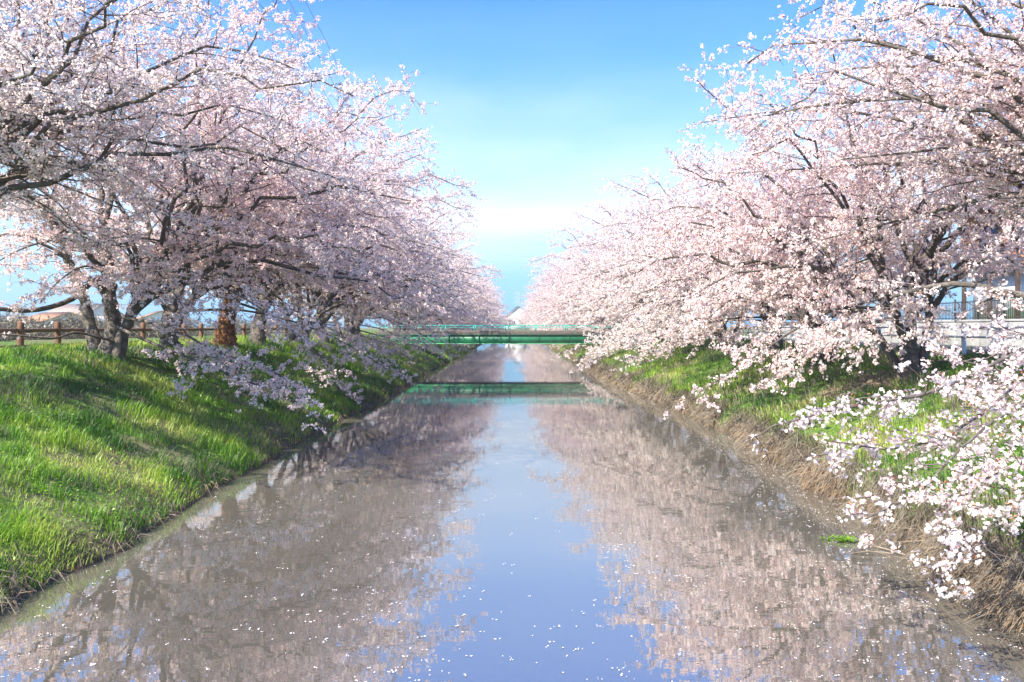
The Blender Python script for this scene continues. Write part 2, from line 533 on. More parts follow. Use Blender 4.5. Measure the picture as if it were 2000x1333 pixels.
# ------------------------------------------------------------------ bridge
def build_bridge():
    y0, y1 = 70.8, 74.4
    xa, xb = -11.2, 10.9
    root = empty('girder_bridge', (0, y0, 2.3))
    tag(root, 'green painted steel girder bridge with teal railings crossing the canal', 'bridge')
    off = lambda m: m
    def part(name, fn, mat, parent=root, bev=0.0):
        m = MB()
        fn(m)
        V = m.v
        o = obj(name, m, mat, parent)
        o.location = (0, -y0, -2.3) if parent is root else (0, 0, 0)
        if bev:
            bevel(o, bev)
        return o
    for yy, s in ((y0, -1), (y1 - 0.3, 1)):
        g = part('girder', lambda m: m.box((xa, yy + 0.11, 1.70), (xb, yy + 0.15, 2.37)), M['green_paint'])
        part('bottom_flange', lambda m: m.box((xa, yy - 0.02, 1.655), (xb, yy + 0.28, 1.698)), M['flange_paint'], g)
        part('top_flange', lambda m: m.box((xa, yy, 2.372), (xb, yy + 0.26, 2.405)), M['green_paint'], g)
        xk = xa + 1.0
        while xk < xb:
            part('stiffener', lambda m: m.box((xk, yy + 0.005, 1.70), (xk + 0.02, yy + 0.108, 2.37)), M['green_paint'], g)
            xk += 2.45
        k = part('kerb_beam', lambda m: m.box((xa, yy + 0.03, 2.41), (xb, yy + 0.24, 2.74)), M['kerb_old'], bev=0.02)
        # parapet: posts and three rails
        xk = -10.9
        while xk < xb:
            part('railing_post', lambda m: m.box((xk - 0.035, yy + 0.08, 2.742), (xk + 0.035, yy + 0.15, 3.13)), M['rail_paint'])
            xk += 2.55
        part('railing_post', lambda m: m.box((-0.28, yy + 0.08, 2.742), (-0.21, yy + 0.15, 3.13)), M['rail_paint'])
        for zz, rr in ((3.15, 0.036), (2.98, 0.022)):
            def rail(m):
                X = np.linspace(xa, xb, 12)
                m.tubes(np.stack([X, 0 * X + yy + 0.115, 0 * X + zz], -1), np.full(12, rr), 10, caps=True)
            part('handrail' if zz > 3.1 else 'middle_rail', rail, M['rail_paint'])
        for xp in (-9.0, 8.05):
            b = part('bearing_post', lambda m: m.box((xp - 0.09, yy + 0.0, 0.75), (xp + 0.09, yy + 0.26, 1.652)), M['green_paint'], bev=0.01)
            part('bearing_plate', lambda m: m.box((xp - 0.06, yy - 0.05, 1.70), (xp + 0.06, yy - 0.002, 2.36)), M['rail_paint'], b)
    part('deck', lambda m: m.box((xa, y0 + 0.32, 2.36), (xb, y1 - 0.34, 2.5)), M['concrete'])
    for xx in (xa - 0.9, xb + 0.02):
        part('abutment', lambda m: m.box((xx, y0 - 0.1, 0.9), (xx + 0.88, y1 + 0.2, 2.36)), M['concrete'], bev=0.03)
build_bridge()

# ------------------------------------------------------------------ trees
def bez(p0, p1, p2, p3, n):
    t = np.linspace(0, 1, n)[:, None]
    return (1 - t) ** 3 * p0 + 3 * (1 - t) ** 2 * t * p1 + 3 * (1 - t) * t * t * p2 + t ** 3 * p3

def resample(P, n):
    P = np.asarray(P, float)
    # smooth the guide a little, then resample by arc length
    t = np.linspace(0, len(P) - 1, 60)
    i = np.clip(t.astype(int), 0, len(P) - 2)
    f = (t - i)[:, None]
    a, b, c, d = P[np.clip(i - 1, 0, None)], P[i], P[i + 1], P[np.clip(i + 2, None, len(P) - 1)]
    Q = 0.5 * ((2 * b) + (-a + c) * f + (2 * a - 5 * b + 4 * c - d) * f * f + (-a + 3 * b - 3 * c + d) * f ** 3)
    s = np.concatenate([[0], np.cumsum(np.linalg.norm(np.diff(Q, axis=0), axis=1))])
    u = np.linspace(0, s[-1], n)
    return np.stack([np.interp(u, s, Q[:, k]) for k in range(3)], -1)

def flowers(mbuild, C, k, rad, size, g, star=False, calyx=0.22, nside=5, pale=0.0):
    """each centre becomes a pom of k open blossoms facing outwards"""
    n = len(C)
    if n == 0:
        return
    kk = g.integers(max(1, k - 1), k + 2, n)
    idx = np.repeat(np.arange(n), kk)
    m = len(idx)
    d = norm(g.normal(size=(m, 3)) + np.array([0, 0, -0.12]))
    p = C[idx] + d * (rad * g.uniform(0.45, 1.1, m))[:, None]
    nn = norm(d + 0.55 * g.normal(size=(m, 3)))
    a = norm(np.cross(nn, g.normal(size=(m, 3))))
    b = np.cross(nn, a)
    sz = size * g.uniform(0.75, 1.2, m)
    ctint = g.random(n)
    tint = np.clip(0.55 * ctint[idx] + 0.45 * g.random(m) + pale, 0, 1)
    if star:
        ang = np.arange(10) * math.pi / 5
        rr = np.where(np.arange(10) % 2 == 0, 1.12, 0.72)
        lift = np.where(np.arange(10) % 2 == 0, 0.22, 0.10)
        V = p[:, None] + sz[:, None, None] * (a[:, None] * (np.cos(ang) * rr)[None, :, None] + b[:, None] * (np.sin(ang) * rr)[None, :, None] + nn[:, None] * lift[None, :, None])
        V = np.concatenate([p[:, None], V], 1)
        j = np.arange(5) * 2
        q = np.stack([0 * j, 1 + (j + 9) % 10, 1 + j, 1 + (j + 1) % 10], -1)
        fc = (np.arange(m)[:, None, None] * 11 + q[None]).reshape(-1, 4)
        mbuild.add(V, fc, 0, np.repeat(tint, 5))
    else:
        ang = np.arange(nside) * 2 * math.pi / nside
        V = p[:, None] + sz[:, None, None] * (a[:, None] * np.cos(ang)[None, :, None] + b[:, None] * np.sin(ang)[None, :, None])
        mbuild.add(V, np.arange(m * nside).reshape(m, nside), 0, tint)
    # russet calyces, buds and first leaves at the heart of some poms
    s = np.nonzero(g.random(n) < calyx)[0]
    s = np.repeat(s, 2)
    m = len(s)
    d = norm(g.normal(size=(m, 3)))
    p = C[s] + d * rad * g.uniform(0.3, 1.15, m)[:, None]
    a = norm(g.normal(size=(m, 3)))
    b = norm(np.cross(a, d)) * 0.45
    L_ = (size * g.uniform(0.7, 1.25, m))[:, None]
    V = np.stack([p - a * L_, p + b * L_, p + a * L_, p - b * L_], 1)
    mbuild.add(V, np.arange(m * 4).reshape(m, 4), 1, g.random(m))

def tree_meshes(name, seed, stems, cen, rad, nlimb, k=7, size=0.0255, prad=0.062, nside=4, guides=(), step=0.085, land_clear=2.45, keep=0.84, limb_r=0.085, low=-0.42, ivy=False, l2=1.0):
    """stems: (base xyz, mid xyz, top xyz, radius). +x leans over the water. Guides: (points, r0, r1, side length, first fraction carrying twigs)"""
    g = np.random.default_rng(seed)
    trunk, crown = MB(), MB()
    cen, rad = np.array(cen, float), np.array(rad, float)
    stem_curves = []
    for bs, md, tp, r in stems:
        P = resample([bs, md, tp], 30)
        t = np.linspace(0, 1, 30)
        P[1:, :2] += 0.018 * g.normal(size=(29, 2)) * r / 0.2
        rr = r * (1.0 - 0.42 * t) * (1 + 0.55 * np.exp(-t * 11)) * (1 + 0.04 * g.normal(size=30))
        sides = 14
        n0 = trunk.n
        trunk.tubes(P, rr, sides)
        V = trunk.v[-1]
        # burrs, ribs and root flare
        nrm = norm(V - np.repeat(P, sides, 0))
        V += nrm * (r * (0.38 * (vnoise(V[:, 0], V[:, 1], V[:, 2] * 0.5 + seed, 4.0) - 0.5) + 0.30 * (vnoise(V[:, 0], V[:, 1], V[:, 2], 13.0) - 0.5)))[:, None]
        stem_curves.append((P, rr))
    def zmin(x):
        return np.clip(land_clear - 0.62 * x, -0.2, land_clear)
    limbs = []
    for i in range(nlimb):
        fz = 1 - (i + 0.5) / nlimb * (1 - low)
        az = i * 2.39996 + g.normal(0, 0.25)
        rxy = math.sqrt(max(0, 1 - fz * fz))
        dirn = np.array([rxy * math.cos(az), rxy * math.sin(az), fz])
        ext = g.uniform(0.80, 1.06)
        tgt = cen + rad * dirn * ext
        if tgt[0] < cen[0] + 0.8 and tgt[2] < land_clear:
            tgt[2] = land_clear + g.uniform(0, 0.8)
        tgt[2] = max(tgt[2], float(zmin(tgt[0])) + g.uniform(0, 0.7))
        best, bs = None, -1e9
        for P, rr in stem_curves:
            sc = np.dot(norm(P[-1] - cen * 0.3), norm(tgt)) + 0.12 * g.normal()
            if sc > bs:
                best, bs = (P, rr), sc
        P, rr = best
        ti = int(np.clip((0.45 + 0.5 * (fz + 0.3)) * 29 + g.normal(0, 2.2), 12, 29))
        p0, r0 = P[ti], rr[ti]
        ln = np.linalg.norm(tgt - p0)
        sd = norm(P[min(ti + 1, 29)] - P[ti - 2])
        out = norm(np.array([tgt[0] - p0[0], tgt[1] - p0[1], 0]))
        p1 = p0 + sd * ln * 0.22 + out * ln * 0.12 + np.array([0, 0, 0.06 * ln])
        p2 = tgt - out * ln * 0.30 + np.array([0, 0, (0.16 if fz < 0.35 else -0.06) * ln])
        n = 14
        C = bez(p0, p1, p2, tgt, n)
        C[2:-1] += g.normal(size=(n - 3, 3)) * 0.016 * ln
        lr = min(limb_r * (0.6 + ln / 9.0) * g.uniform(0.8, 1.2), r0 * 0.82)
        limbs.append((C, lr, 0.011, l2, 0.22, 1.0, False))
    for gd in guides:
        P, r0, r1, ll, f0 = gd[:5]
        limbs.append((resample(P, 16), r0, r1, ll, f0, gd[5] if len(gd) > 5 else 1.0, len(gd) > 6))
    L3p, L3r, plain, stars = [], [], [], []
    for li, (C, r0, r1, ll, f0, dens, star) in enumerate(limbs):
        guide = li >= nlimb
        centres = stars if star else plain
        n = len(C)
        t = np.linspace(0, 1, n)
        rr = r1 + (r0 - r1) * (1 - t) ** 1.15
        trunk.tubes(C, rr, 7)
        seglen = np.linalg.norm(np.diff(C, axis=0), axis=1).sum()
        T = norm(np.gradient(C, axis=0))
        if dens > 0:
            nn = int(seglen * 0.35 / (step * 1.3))
            tt = 1 - 0.35 * g.random(nn)
            centres.append(np.stack([np.interp(tt, t, C[:, j]) for j in range(3)], -1) + g.normal(size=(nn, 3)) * 0.03)
        n2 = int(seglen * (1 - f0) / 0.36 * dens)
        side = 1
        for i2 in range(n2):
            tt = f0 + (1 - f0) * (i2 + g.random()) / max(n2, 1)
            p = np.array([np.interp(tt, t, C[:, j]) for j in range(3)])
            tg = norm(np.array([np.interp(tt, t, T[:, j]) for j in range(3)]))
            side = -side
            pr = norm(np.cross(tg, [0, 0, 1.0])) * side
            up = np.cross(pr, tg) * side
            ph = g.normal(0.10, 0.42)
            d = norm(tg * g.uniform(0.35, 0.8) + (pr * math.cos(ph) + up * math.sin(ph) * side) * 0.85)
            L2 = (2.3 * (1 - tt) ** 0.8 + 0.65) * g.uniform(0.6, 1.25) * ll
            L2 = min(L2, 2.9)
            s = np.linspace(0, 1, 6)[:, None] * L2
            bend = np.array([0, 0, g.normal(-0.01, 0.07)])
            Q = p + d * s + bend * s * s + np.cumsum(g.normal(size=(6, 3)) * 0.025, 0) * (s > 0) * L2
            zlow = -1.9 if guide else zmin(Q[:, 0]) - 0.45
            zlow = np.minimum(zlow, p[2])
            Q[:, 2] = np.maximum(Q[:, 2], zlow)
            r2 = np.interp(tt, t, rr) * 0.42
            r2 = float(np.clip(r2, 0.007, 0.026))
            crown.tubes(Q, np.linspace(r2, 0.0045, 6), 4, mat=2)
            nc = int(L2 * 0.75 / (step * 1.2))
            u = 1 - 0.75 * g.random(nc)
            centres.append(np.stack([np.interp(u, np.linspace(0, 1, 6), Q[:, j]) for j in range(3)], -1) + g.normal(size=(nc, 3)) * 0.03)
            n3 = max(2, int(L2 / 0.19))
            u = 0.12 + 0.88 * (np.arange(n3) + g.random(n3)) / n3
            p3 = np.stack([np.interp(u, np.linspace(0, 1, 6), Q[:, j]) for j in range(3)], -1)
            d2 = norm(Q[-1] - Q[0])
            pr2 = norm(np.cross(d2, [0.1, 0.1, 1.0]))
            up2 = np.cross(pr2, d2)
            ph = g.normal(0, 0.55, n3) + math.pi * (np.arange(n3) % 2)
            d3 = norm(d2 * g.uniform(0.3, 0.9, n3)[:, None] + pr2 * np.cos(ph)[:, None] + up2 * np.sin(ph)[:, None])
            l3 = g.uniform(0.22, 0.72, n3) * (1.15 - 0.5 * u) * min(1.0, 0.55 + 0.45 * ll)
            s3 = np.array([0, 0.5, 1.0])[None, :, None] * l3[:, None, None]
            Q3 = p3[:, None] + d3[:, None] * s3 + np.array([0, 0, 1.0]) * (g.normal(0.0, 0.10, n3)[:, None, None] * s3 ** 2 / np.maximum(l3, 0.1)[:, None, None])
            Q3[:, 1] += g.normal(size=(n3, 3)) * 0.02
            L3p.append(Q3)
            L3r.append(np.tile([0.0055, 0.004, 0.0026], (n3, 1)))
            nc3 = (l3 * 0.95 / step).astype(int) + 1
            ix = np.repeat(np.arange(n3), nc3)
            uu = 0.05 + 0.95 * g.random(len(ix))
            a = np.where(uu < 0.5, uu * 2, uu * 2 - 1)[:, None]
            lo = np.where((uu < 0.5)[:, None], Q3[ix, 0], Q3[ix, 1])
            hi = np.where((uu < 0.5)[:, None], Q3[ix, 1], Q3[ix, 2])
            centres.append(lo + (hi - lo) * a + g.normal(size=(len(ix), 3)) * 0.018 + np.array([0, 0, -0.02]))
    if L3p:
        crown.tubes(np.concatenate(L3p), np.concatenate(L3r), 3, mat=2)
    C = np.concatenate(plain)
    nz = vnoise(C[:, 0], C[:, 1], C[:, 2] + seed * 3.1, 1.15) * 0.6 + vnoise(C[:, 0], C[:, 1], C[:, 2] + seed, 3.1) * 0.4
    C = C[g.random(len(C)) < np.clip(keep + 1.5 * (nz - 0.42), 0.12, 1.0)]
    flowers(crown, C, k, prad, size, g, nside=nside)
    if stars:
        S = np.concatenate(stars)
        nz = vnoise(S[:, 0], S[:, 1], S[:, 2] + 5, 3.2)
        S = S[(g.random(len(S)) < np.clip(0.5 + 2.2 * (nz - 0.38), 0.1, 1)) & (S[:, 2] > -1.75)]
        print('STARS', len(S))
        flowers(crown, S, 8, 0.066, 0.0195, g, star=True, calyx=0.6, pale=0.10)
    tm = trunk.mesh(name + '_trunk', M['bark'], smooth=True)
    cm = crown.mesh(name + '_crown', [M['petal'], M['calyx'], M['twig_bark']])
    im = None
    if ivy:
        iv = MB()
        for P, rr in stem_curves:
            n = 2600
            t = g.random(n) ** 1.2
            p = np.stack([np.interp(t, np.linspace(0, 1, 30), P[:, j]) for j in range(3)], -1)
            r_ = np.interp(t, np.linspace(0, 1, 30), rr)
            an = g.uniform(0, 2 * math.pi, n)
            d = np.stack([np.cos(an), np.sin(an), g.normal(0, 0.2, n)], -1)
            c = p + d * (r_ * g.uniform(1.0, 1.25, n) + 0.02)[:, None]
            a = norm(g.normal(size=(n, 3)) + np.array([0, 0, -0.8]))
            b = norm(np.cross(a, d))
            s = g.uniform(0.03, 0.07, n)[:, None]
            iv.add(np.stack([c - a * s, c + b * s * 0.7, c + a * s, c - b * s * 0.7], 1), np.arange(n * 4).reshape(n, 4), 0, g.random(n))
        im = iv.mesh(name + '_ivy', M['ivy'])
    print('TREE', name, 'clusters', len(C), 'crown polys', len(cm.polygons))
    return tm, cm, im

def place_tree(meshes, x, y, side, label, group, scale=1.0, rot=0.0, flip=1, zs=1.0):
    tm, cm, im = meshes
    z = float(gz(x, y)) - 0.08
    root = empty('cherry_tree', (x, y, z), (0.0 if side < 0 else math.pi) + rot)
    root.scale = (scale, scale * flip, scale * zs)
    tag(root, label, 'tree', group)
    link('trunk', tm, root)
    o = link('crown', cm, root)
    o['kind'] = 'stuff'
    if im is not None:
        o = link('ivy', im, root)
        o['kind'] = 'stuff'
        o['label'] = 'russet dead ivy leaves wrapping the trunk'
    return root

def loc_l(p, base):
    return np.asarray(p) - base
def loc_r(p, base):
    d = np.asarray(p) - base
    d[..., 0] *= -1
    d[..., 1] *= -1
    return d

CEN, RAD = (2.9, 0.0, 3.9), (6.8, 5.9, 6.4)
# left bank tree whose forked trunk and long bare bough stand by the log fence
BL = np.array([-10.95, 23.5, float(gz(-10.95, 23.5)) - 0.08])
hero_guides = [
    (loc_l(np.array([px(225, 560, 23.5), px(190, 545, 22.9), px(140, 585, 22.2), px(70, 606, 21.4), px(0, 604, 20.6), px(-120, 590, 19.6)]), BL), 0.085, 0.045, 0.5, 0.55, 0.35),
    (loc_l(np.array([px(225, 668, 23.3), px(150, 650, 22.6), px(110, 661, 22.0), px(50, 657, 21.5), px(-40, 650, 20.8)]), BL), 0.04, 0.022, 0.4, 0.8, 0.3),
    (loc_l(np.array([px(230, 640, 23.2), px(300, 672, 21.8), px(400, 712, 20.6), px(500, 752, 19.6), px(580, 790, 18.9), px(632, 826, 18.5)]), BL), 0.05, 0.010, 0.62, 0.30, 1.25),
    (loc_l(np.array([px(235, 620, 23.2), px(330, 640, 22.2), px(430, 690, 21.0), px(520, 720, 20.4), px(600, 770, 19.8)]), BL), 0.045, 0.010, 0.62, 0.3, 1.1),
    (loc_l(np.array([px(215, 540, 23.3), px(170, 520, 21.8), px(120, 545, 20.6), px(80, 590, 19.8)]), BL), 0.04, 0.010, 0.75, 0.15, 1.2),
    (loc_l(np.array([px(230, 540, 23.2), px(290, 520, 21.6), px(330, 560, 20.4), px(370, 620, 19.6)]), BL), 0.04, 0.010, 0.75, 0.15, 1.2),
    (loc_l(np.array([px(190, 520, 23.6), px(140, 470, 23.0), px(60, 480, 22.2), px(-20, 520, 21.4)]), BL), 0.05, 0.012, 0.8, 0.2, 1.2),
    (loc_l(np.array([px(200, 500, 23.8), px(130, 420, 24.5), px(50, 400, 25.2), px(-40, 430, 25.8)]), BL), 0.05, 0.012, 0.9, 0.2, 1.2),
    (loc_l(np.array([px(260, 560, 23.4), px(330, 540, 22.4), px(430, 560, 21.4), px(520, 610, 20.6), px(590, 660, 20.0)]), BL), 0.05, 0.010, 0.8, 0.2, 1.2),
]
V_hero = tree_meshes('hero', 11, [
    ((0.0, 0, 0), (0.12, 0.0, 1.2), (-0.2, 0.1, 3.6), 0.24),
    ((-0.34, 0.05, 0), (-0.55, 0.1, 1.1), (-1.5, 0.3, 3.6), 0.17),
    ((0.26, -0.1, 0.0), (0.62, -0.2, 1.0), (1.9, -0.3, 3.0), 0.15),
    ((0.2, 0.2, 0.2), (0.4, 0.5, 1.3), (0.9, 1.2, 3.3), 0.13)], CEN, RAD, 30, guides=hero_guides)
V_ivy = tree_meshes('ivy_tree', 23, [
    ((0.0, 0, 0), (0.1, 0.0, 1.3), (0.5, 0.3, 3.1), 0.27),
    ((0.12, -0.1, 0.3), (0.4, -0.3, 1.5), (1.3, -0.9, 3.2), 0.19)], CEN, RAD, 29, ivy=True,
    guides=[(np.array([(0.5, 0, 1.8), (2.2, -1.0, 1.3), (4.2, -2.4, 0.2), (5.6, -4.5, -0.6), (6.6, -6.0, -1.2)]), 0.05, 0.01, 0.6, 0.3, 1.1)])
V_one = tree_meshes('single', 37, [
    ((0.0, 0, 0), (-0.1, 0.1, 1.0), (0.25, -0.1, 2.4), 0.30),
    ((0.05, 0, 1.1), (0.6, 0.2, 1.8), (1.6, 0.6, 3.0), 0.17)], CEN, RAD, 29,
    guides=[(np.array([(0.3, 0, 1.5), (2.4, 0.6, 1.5), (4.6, 0.8, 0.9), (6.3, 0.4, 0.0), (7.3, 0.2, -0.7)]), 0.05, 0.01, 0.6, 0.35, 1.0)])
BR = np.array([10.55, 23.0, float(gz(10.55, 23.0)) - 0.08])
def loc_small(p):
    d = np.asarray(p) - BR
    a = -(math.pi + 0.1)
    return np.stack([d[:, 0] * math.cos(a) - d[:, 1] * math.sin(a), d[:, 0] * math.sin(a) + d[:, 1] * math.cos(a), d[:, 2] / 1.2], -1)
V_small = tree_meshes('low', 64, [
    ((0.0, 0, 0), (0.08, 0.05, 0.9), (0.1, 0.2, 2.4), 0.17),
    ((0.22, 0.1, 0), (0.35, 0.1, 0.9), (1.0, 0.2, 2.5), 0.13),
    ((-0.2, -0.1, 0), (-0.45, -0.1, 0.9), (-0.9, -0.5, 2.5), 0.13),
    ((0.1, -0.25, 0), (0.5, -0.6, 0.8), (1.5, -1.2, 2.2), 0.13)], (2.0, 0, 3.0), (5.7, 5.4, 4.6), 34, low=-0.5, land_clear=2.1,
    guides=[
        (loc_small([px(1745, 610, 22.8), px(1650, 600, 21.4), px(1560, 640, 20.2), px(1470, 700, 19.2), px(1400, 745, 18.6), px(1345, 780, 18.2)]), 0.045, 0.01, 0.55, 0.3, 1.3),
        (loc_small([px(1745, 620, 22.6), px(1680, 640, 21.0), px(1600, 680, 19.8), px(1530, 720, 19.0), px(1490, 755, 18.4)]), 0.045, 0.01, 0.55, 0.3, 1.3),
        (loc_small([px(1760, 600, 22.6), px(1720, 600, 20.6), px(1650, 640, 19.0), px(1600, 690, 18.0)]), 0.045, 0.01, 0.6, 0.3, 1.2)])
# the two trees standing just outside the frame: real five-petalled blossoms
BNL = np.array([-12.3, 15.5, float(gz(-12.3, 15.5)) - 0.08])
V_nearl = tree_meshes('near_left', 77, [
    ((0.0, 0, 0), (0.2, 0.1, 1.4), (0.0, 0.3, 3.2), 0.26),
    ((0.1, 0.2, 0.6), (0.5, 0.7, 2.0), (1.3, 1.5, 3.6), 0.15)], (3.3, 0.6, 4.6), (6.1, 5.8, 5.3), 36, low=-0.25, size=0.0235, prad=0.055, k=5, keep=0.9, limb_r=0.06)
BNR = np.array([11.4, 13.6, float(gz(11.4, 13.6)) - 0.08])
near_guides = [
    (loc_r(np.array([[10.9, 13.4, 3.6], px(2140, 640, 10.66), px(2000, 684, 9.98), px(1900, 732, 9.46), px(1830, 766, 9.20), px(1740, 782, 8.86), px(1640, 798, 8.60), px(1505, 834, 8.26)]), BNR), 0.055, 0.008, 0.42, 0.45, 2.1, True),
    (loc_r(np.array([[10.9, 13.2, 3.3], px(2150, 740, 9.46), px(2000, 790, 8.86), px(1900, 850, 8.51), px(1840, 920, 8.26), px(1780, 975, 8.08), px(1690, 1014, 7.91)]), BNR), 0.05, 0.008, 0.42, 0.42, 2.1, True),
    (loc_r(np.array([[10.9, 13.0, 3.1], px(2200, 850, 8.60), px(2040, 950, 7.91), px(1960, 1010, 7.57), px(1890, 1060, 7.40), px(1845, 1125, 7.22)]), BNR), 0.045, 0.008, 0.42, 0.45, 2.1, True),
    (loc_r(np.array([[10.9, 13.2, 3.5], px(2120, 700, 9.98), px(2000, 745, 9.46), px(1930, 800, 9.12), px(1860, 850, 8.86), px(1760, 880, 8.69), px(1625, 862, 8.51)]), BNR), 0.045, 0.008, 0.42, 0.42, 2.1, True),
    (loc_r(np.array([[10.9, 13.4, 3.9], px(2140, 560, 13.6), px(2000, 578, 13.6), px(1900, 556, 13.8), px(1830, 558, 14.0), px(1740, 580, 14.0)]), BNR), 0.13, 0.03, 0.7, 0.5, 0.7),
    (loc_r(np.array([[10.9, 13.2, 3.2], px(2160, 850, 8.94), px(2030, 900, 8.43), px(1960, 905, 8.26), px(1890, 960, 8.08), px(1830, 1000, 7.91)]), BNR), 0.04, 0.008, 0.42, 0.45, 2.1, True),
    (loc_r(np.array([[11.2, 13.6, 4.4], px(2180, 360, 14.0), px(2000, 205, 14.4), px(1880, 90, 14.8), px(1760, 25, 15.2), px(1690, 0, 15.4)]), BNR), 0.09, 0.012, 0.8, 0.3, 1.0),
    (loc_r(np.array([[11.2, 13.6, 4.2], px(2150, 330, 15.0), px(2000, 258, 15.6), px(1880, 285, 16.0), px(1760, 300, 16.4), px(1640, 312, 16.8)]), BNR), 0.09, 0.012, 0.8, 0.3, 1.0),
    (loc_r(np.array([[11.2, 13.6, 4.3], px(2180, 330, 15.4), px(2000, 190, 16.2), px(1870, 140, 16.8), px(1720, 130, 17.4), px(1560, 150, 18.0)]), BNR), 0.08, 0.012, 0.8, 0.3, 1.0),
    (loc_r(np.array([[11.2, 13.8, 4.2], px(2150, 400, 15.6), px(1950, 300, 17.0), px(1760, 235, 18.4), px(1560, 215, 19.6), px(1370, 240, 20.6)]), BNR), 0.08, 0.012, 0.95, 0.25, 1.2),
    (loc_r(np.array([[11.2, 13.8, 4.1], px(2150, 440, 15.8), px(1950, 345, 17.4), px(1760, 320, 18.8), px(1580, 330, 20.0), px(1420, 340, 21.0)]), BNR), 0.08, 0.012, 0.95, 0.25, 1.2),
    (loc_r(np.array([[11.2, 13.8, 4.0], px(2150, 460, 16.0), px(2000, 380, 17.0), px(1880, 400, 17.6), px(1720, 440, 18.2), px(1560, 480, 18.8)]), BNR), 0.08, 0.012, 0.8, 0.3, 1.0),
]
V_nearr = tree_meshes('near_right', 88, [
    ((0.0, 0, 0), (0.1, 0.0, 0.9), (0.4, 0.1, 2.3), 0.28),
    ((-0.2, 0.1, 0.2), (-0.5, 0.3, 1.2), (-1.0, 0.6, 2.8), 0.2)], (1.7, -1.6, 4.4), (5.6, 5.0, 4.6), 33, low=-0.12, size=0.0235, prad=0.055, k=5, keep=0.9, limb_r=0.06, guides=near_guides)

LG, RG = 'cherry trees along the left bank', 'cherry trees along the right bank'
ORD = ['first', 'second', 'third', 'fourth', 'fifth', 'sixth', 'seventh', 'eighth', 'ninth', 'tenth']
place_tree(V_nearl, BNL[0], BNL[1], -1, 'nearest left cherry tree, its boughs filling the upper left corner, trunk outside the picture', LG)
place_tree(V_hero, BL[0], BL[1], -1, 'cherry tree with a forked grey trunk and long bare bough beside the log fence', LG)
place_tree(V_one, -11.1, 28.3, -1, 'dark-trunked cherry tree just behind the forked trunk, in front of the log fence', LG, 0.98, 0.25, -1)
place_tree(V_ivy, -10.9, 32.8, -1, 'cherry tree with russet dead ivy wrapping its trunk on the left bank', LG, 1.0, -0.1)
lefts = [(-11.2, 38.0, V_ivy, 1.0, 0.1, 1), (-10.7, 43.5, V_hero, 0.97, 0.3, -1), (-10.9, 49.5, V_one, 1.03, -0.2, 1), (-10.8, 56.0, V_hero, 1.0, 0.2, -1), (-11.2, 62.5, V_one, 1.0, 0.1, -1)]
for i, (x, y, v, s, r, f) in enumerate(lefts):
    v = (v[0], v[1], None)
    place_tree(v, x, y, -1, '%s cherry tree behind the ivy-wrapped trunk, on the left bank before the bridge' % ORD[i], LG, s, r, f)
place_tree(V_nearr, BNR[0], BNR[1], 1, 'nearest right cherry tree, white sprays drooping over the right bank, trunk outside the picture', RG)
place_tree(V_small, 10.55, 23.0, 1, 'low cherry tree with a clump of four grey stems by the white guardrail', RG, 1.0, 0.1, 1, 1.2)
rights = [(10.7, 30.0, V_small, 1.0, 0.35, -1), (10.9, 36.5, V_one, 0.90, 0.1, 1), (10.6, 43.5, V_small, 1.02, -0.3, 1), (10.7, 50.5, V_one, 0.97, 0.2, 1), (10.8, 57.5, V_hero, 0.97, -0.2, 1), (10.5, 65.0, V_ivy, 1.0, 0.15, -1)]
for i, (x, y, v, s, r, f) in enumerate(rights):
    place_tree((v[0], v[1], None), x, y, 1, '%s cherry tree behind the four-stemmed one, on the right bank before the bridge' % ORD[i], RG, s, r, f)
kinds = [V_one, V_small, V_ivy, V_hero]
g2 = np.random.default_rng(5)
for side, grp, word in ((-1, 'cherry trees beyond the bridge, left bank', 'left'), (1, 'cherry trees beyond the bridge, right bank', 'right')):
    y = 79.0
    i = 0
    while y < 265:
        v = kinds[int(g2.integers(0, 4))]
        sx_ = 1.2 if v is V_small else 1.0
        lab = 'pale pink cherry tree in the far row beyond the green bridge, %s bank' % word
        place_tree((v[0], v[1], None), side * (10.9 + g2.normal(0, 0.25)), y, side, lab, grp, sx_ * g2.uniform(0.94, 1.08), g2.normal(0, 0.3), int(g2.choice([-1, 1])))
        y += g2.uniform(6.3, 8.0) * (1 + max(0, y - 120) / 220)
        i += 1

for x, y, w in ((-7.0, 281, 'leftmost'), (-1.5, 286, 'left of the white gable'), (4.0, 283, 'right of the white gable'), (8.5, 279, 'rightmost')):
    v = kinds[int(g2.integers(0, 4))]
    place_tree((v[0], v[1], None), x, y, -1, 'distant cherry tree closing the far end of the canal, %s' % w, 'cherry trees closing the canal', 0.58, g2.uniform(0, 6))

# ------------------------------------------------------------------ grass
def blades(mb_, P, h, w, lean, tint, g, mat=0, far=False):
    n = len(P)
    an = g.uniform(0, 2 * math.pi, n)
    d = np.stack([np.cos(an), np.sin(an), 0 * an], -1) * 0.55 + lean
    s = np.stack([-np.sin(an), np.cos(an), 0 * an], -1) * w[:, None]
    up = np.array([0, 0, 1.0])
    if far:
        tip = P + up * h[:, None] + d * h[:, None] * 0.55
        mb_.add(np.stack([P - s, P + s, tip], 1), np.arange(n * 3).reshape(n, 3), mat, tint)
        return
    m = P + up * (h * 0.6)[:, None] + d * (h * 0.22)[:, None]
    tip = P + up * (h * 0.92)[:, None] + d * (h * 0.75)[:, None]
    V = np.stack([P - s, P + s, m + s * 0.75, m - s * 0.75, tip], 1)
    b = np.arange(n)[:, None] * 5
    mb_.add(V, b + np.array([[0, 1, 2, 3]]), mat, tint)
    n0 = mb_.n - n * 5
    mb_.f.append((n0 + b + np.array([[3, 2, 4]]), np.full(n, mat), np.asarray(tint)))

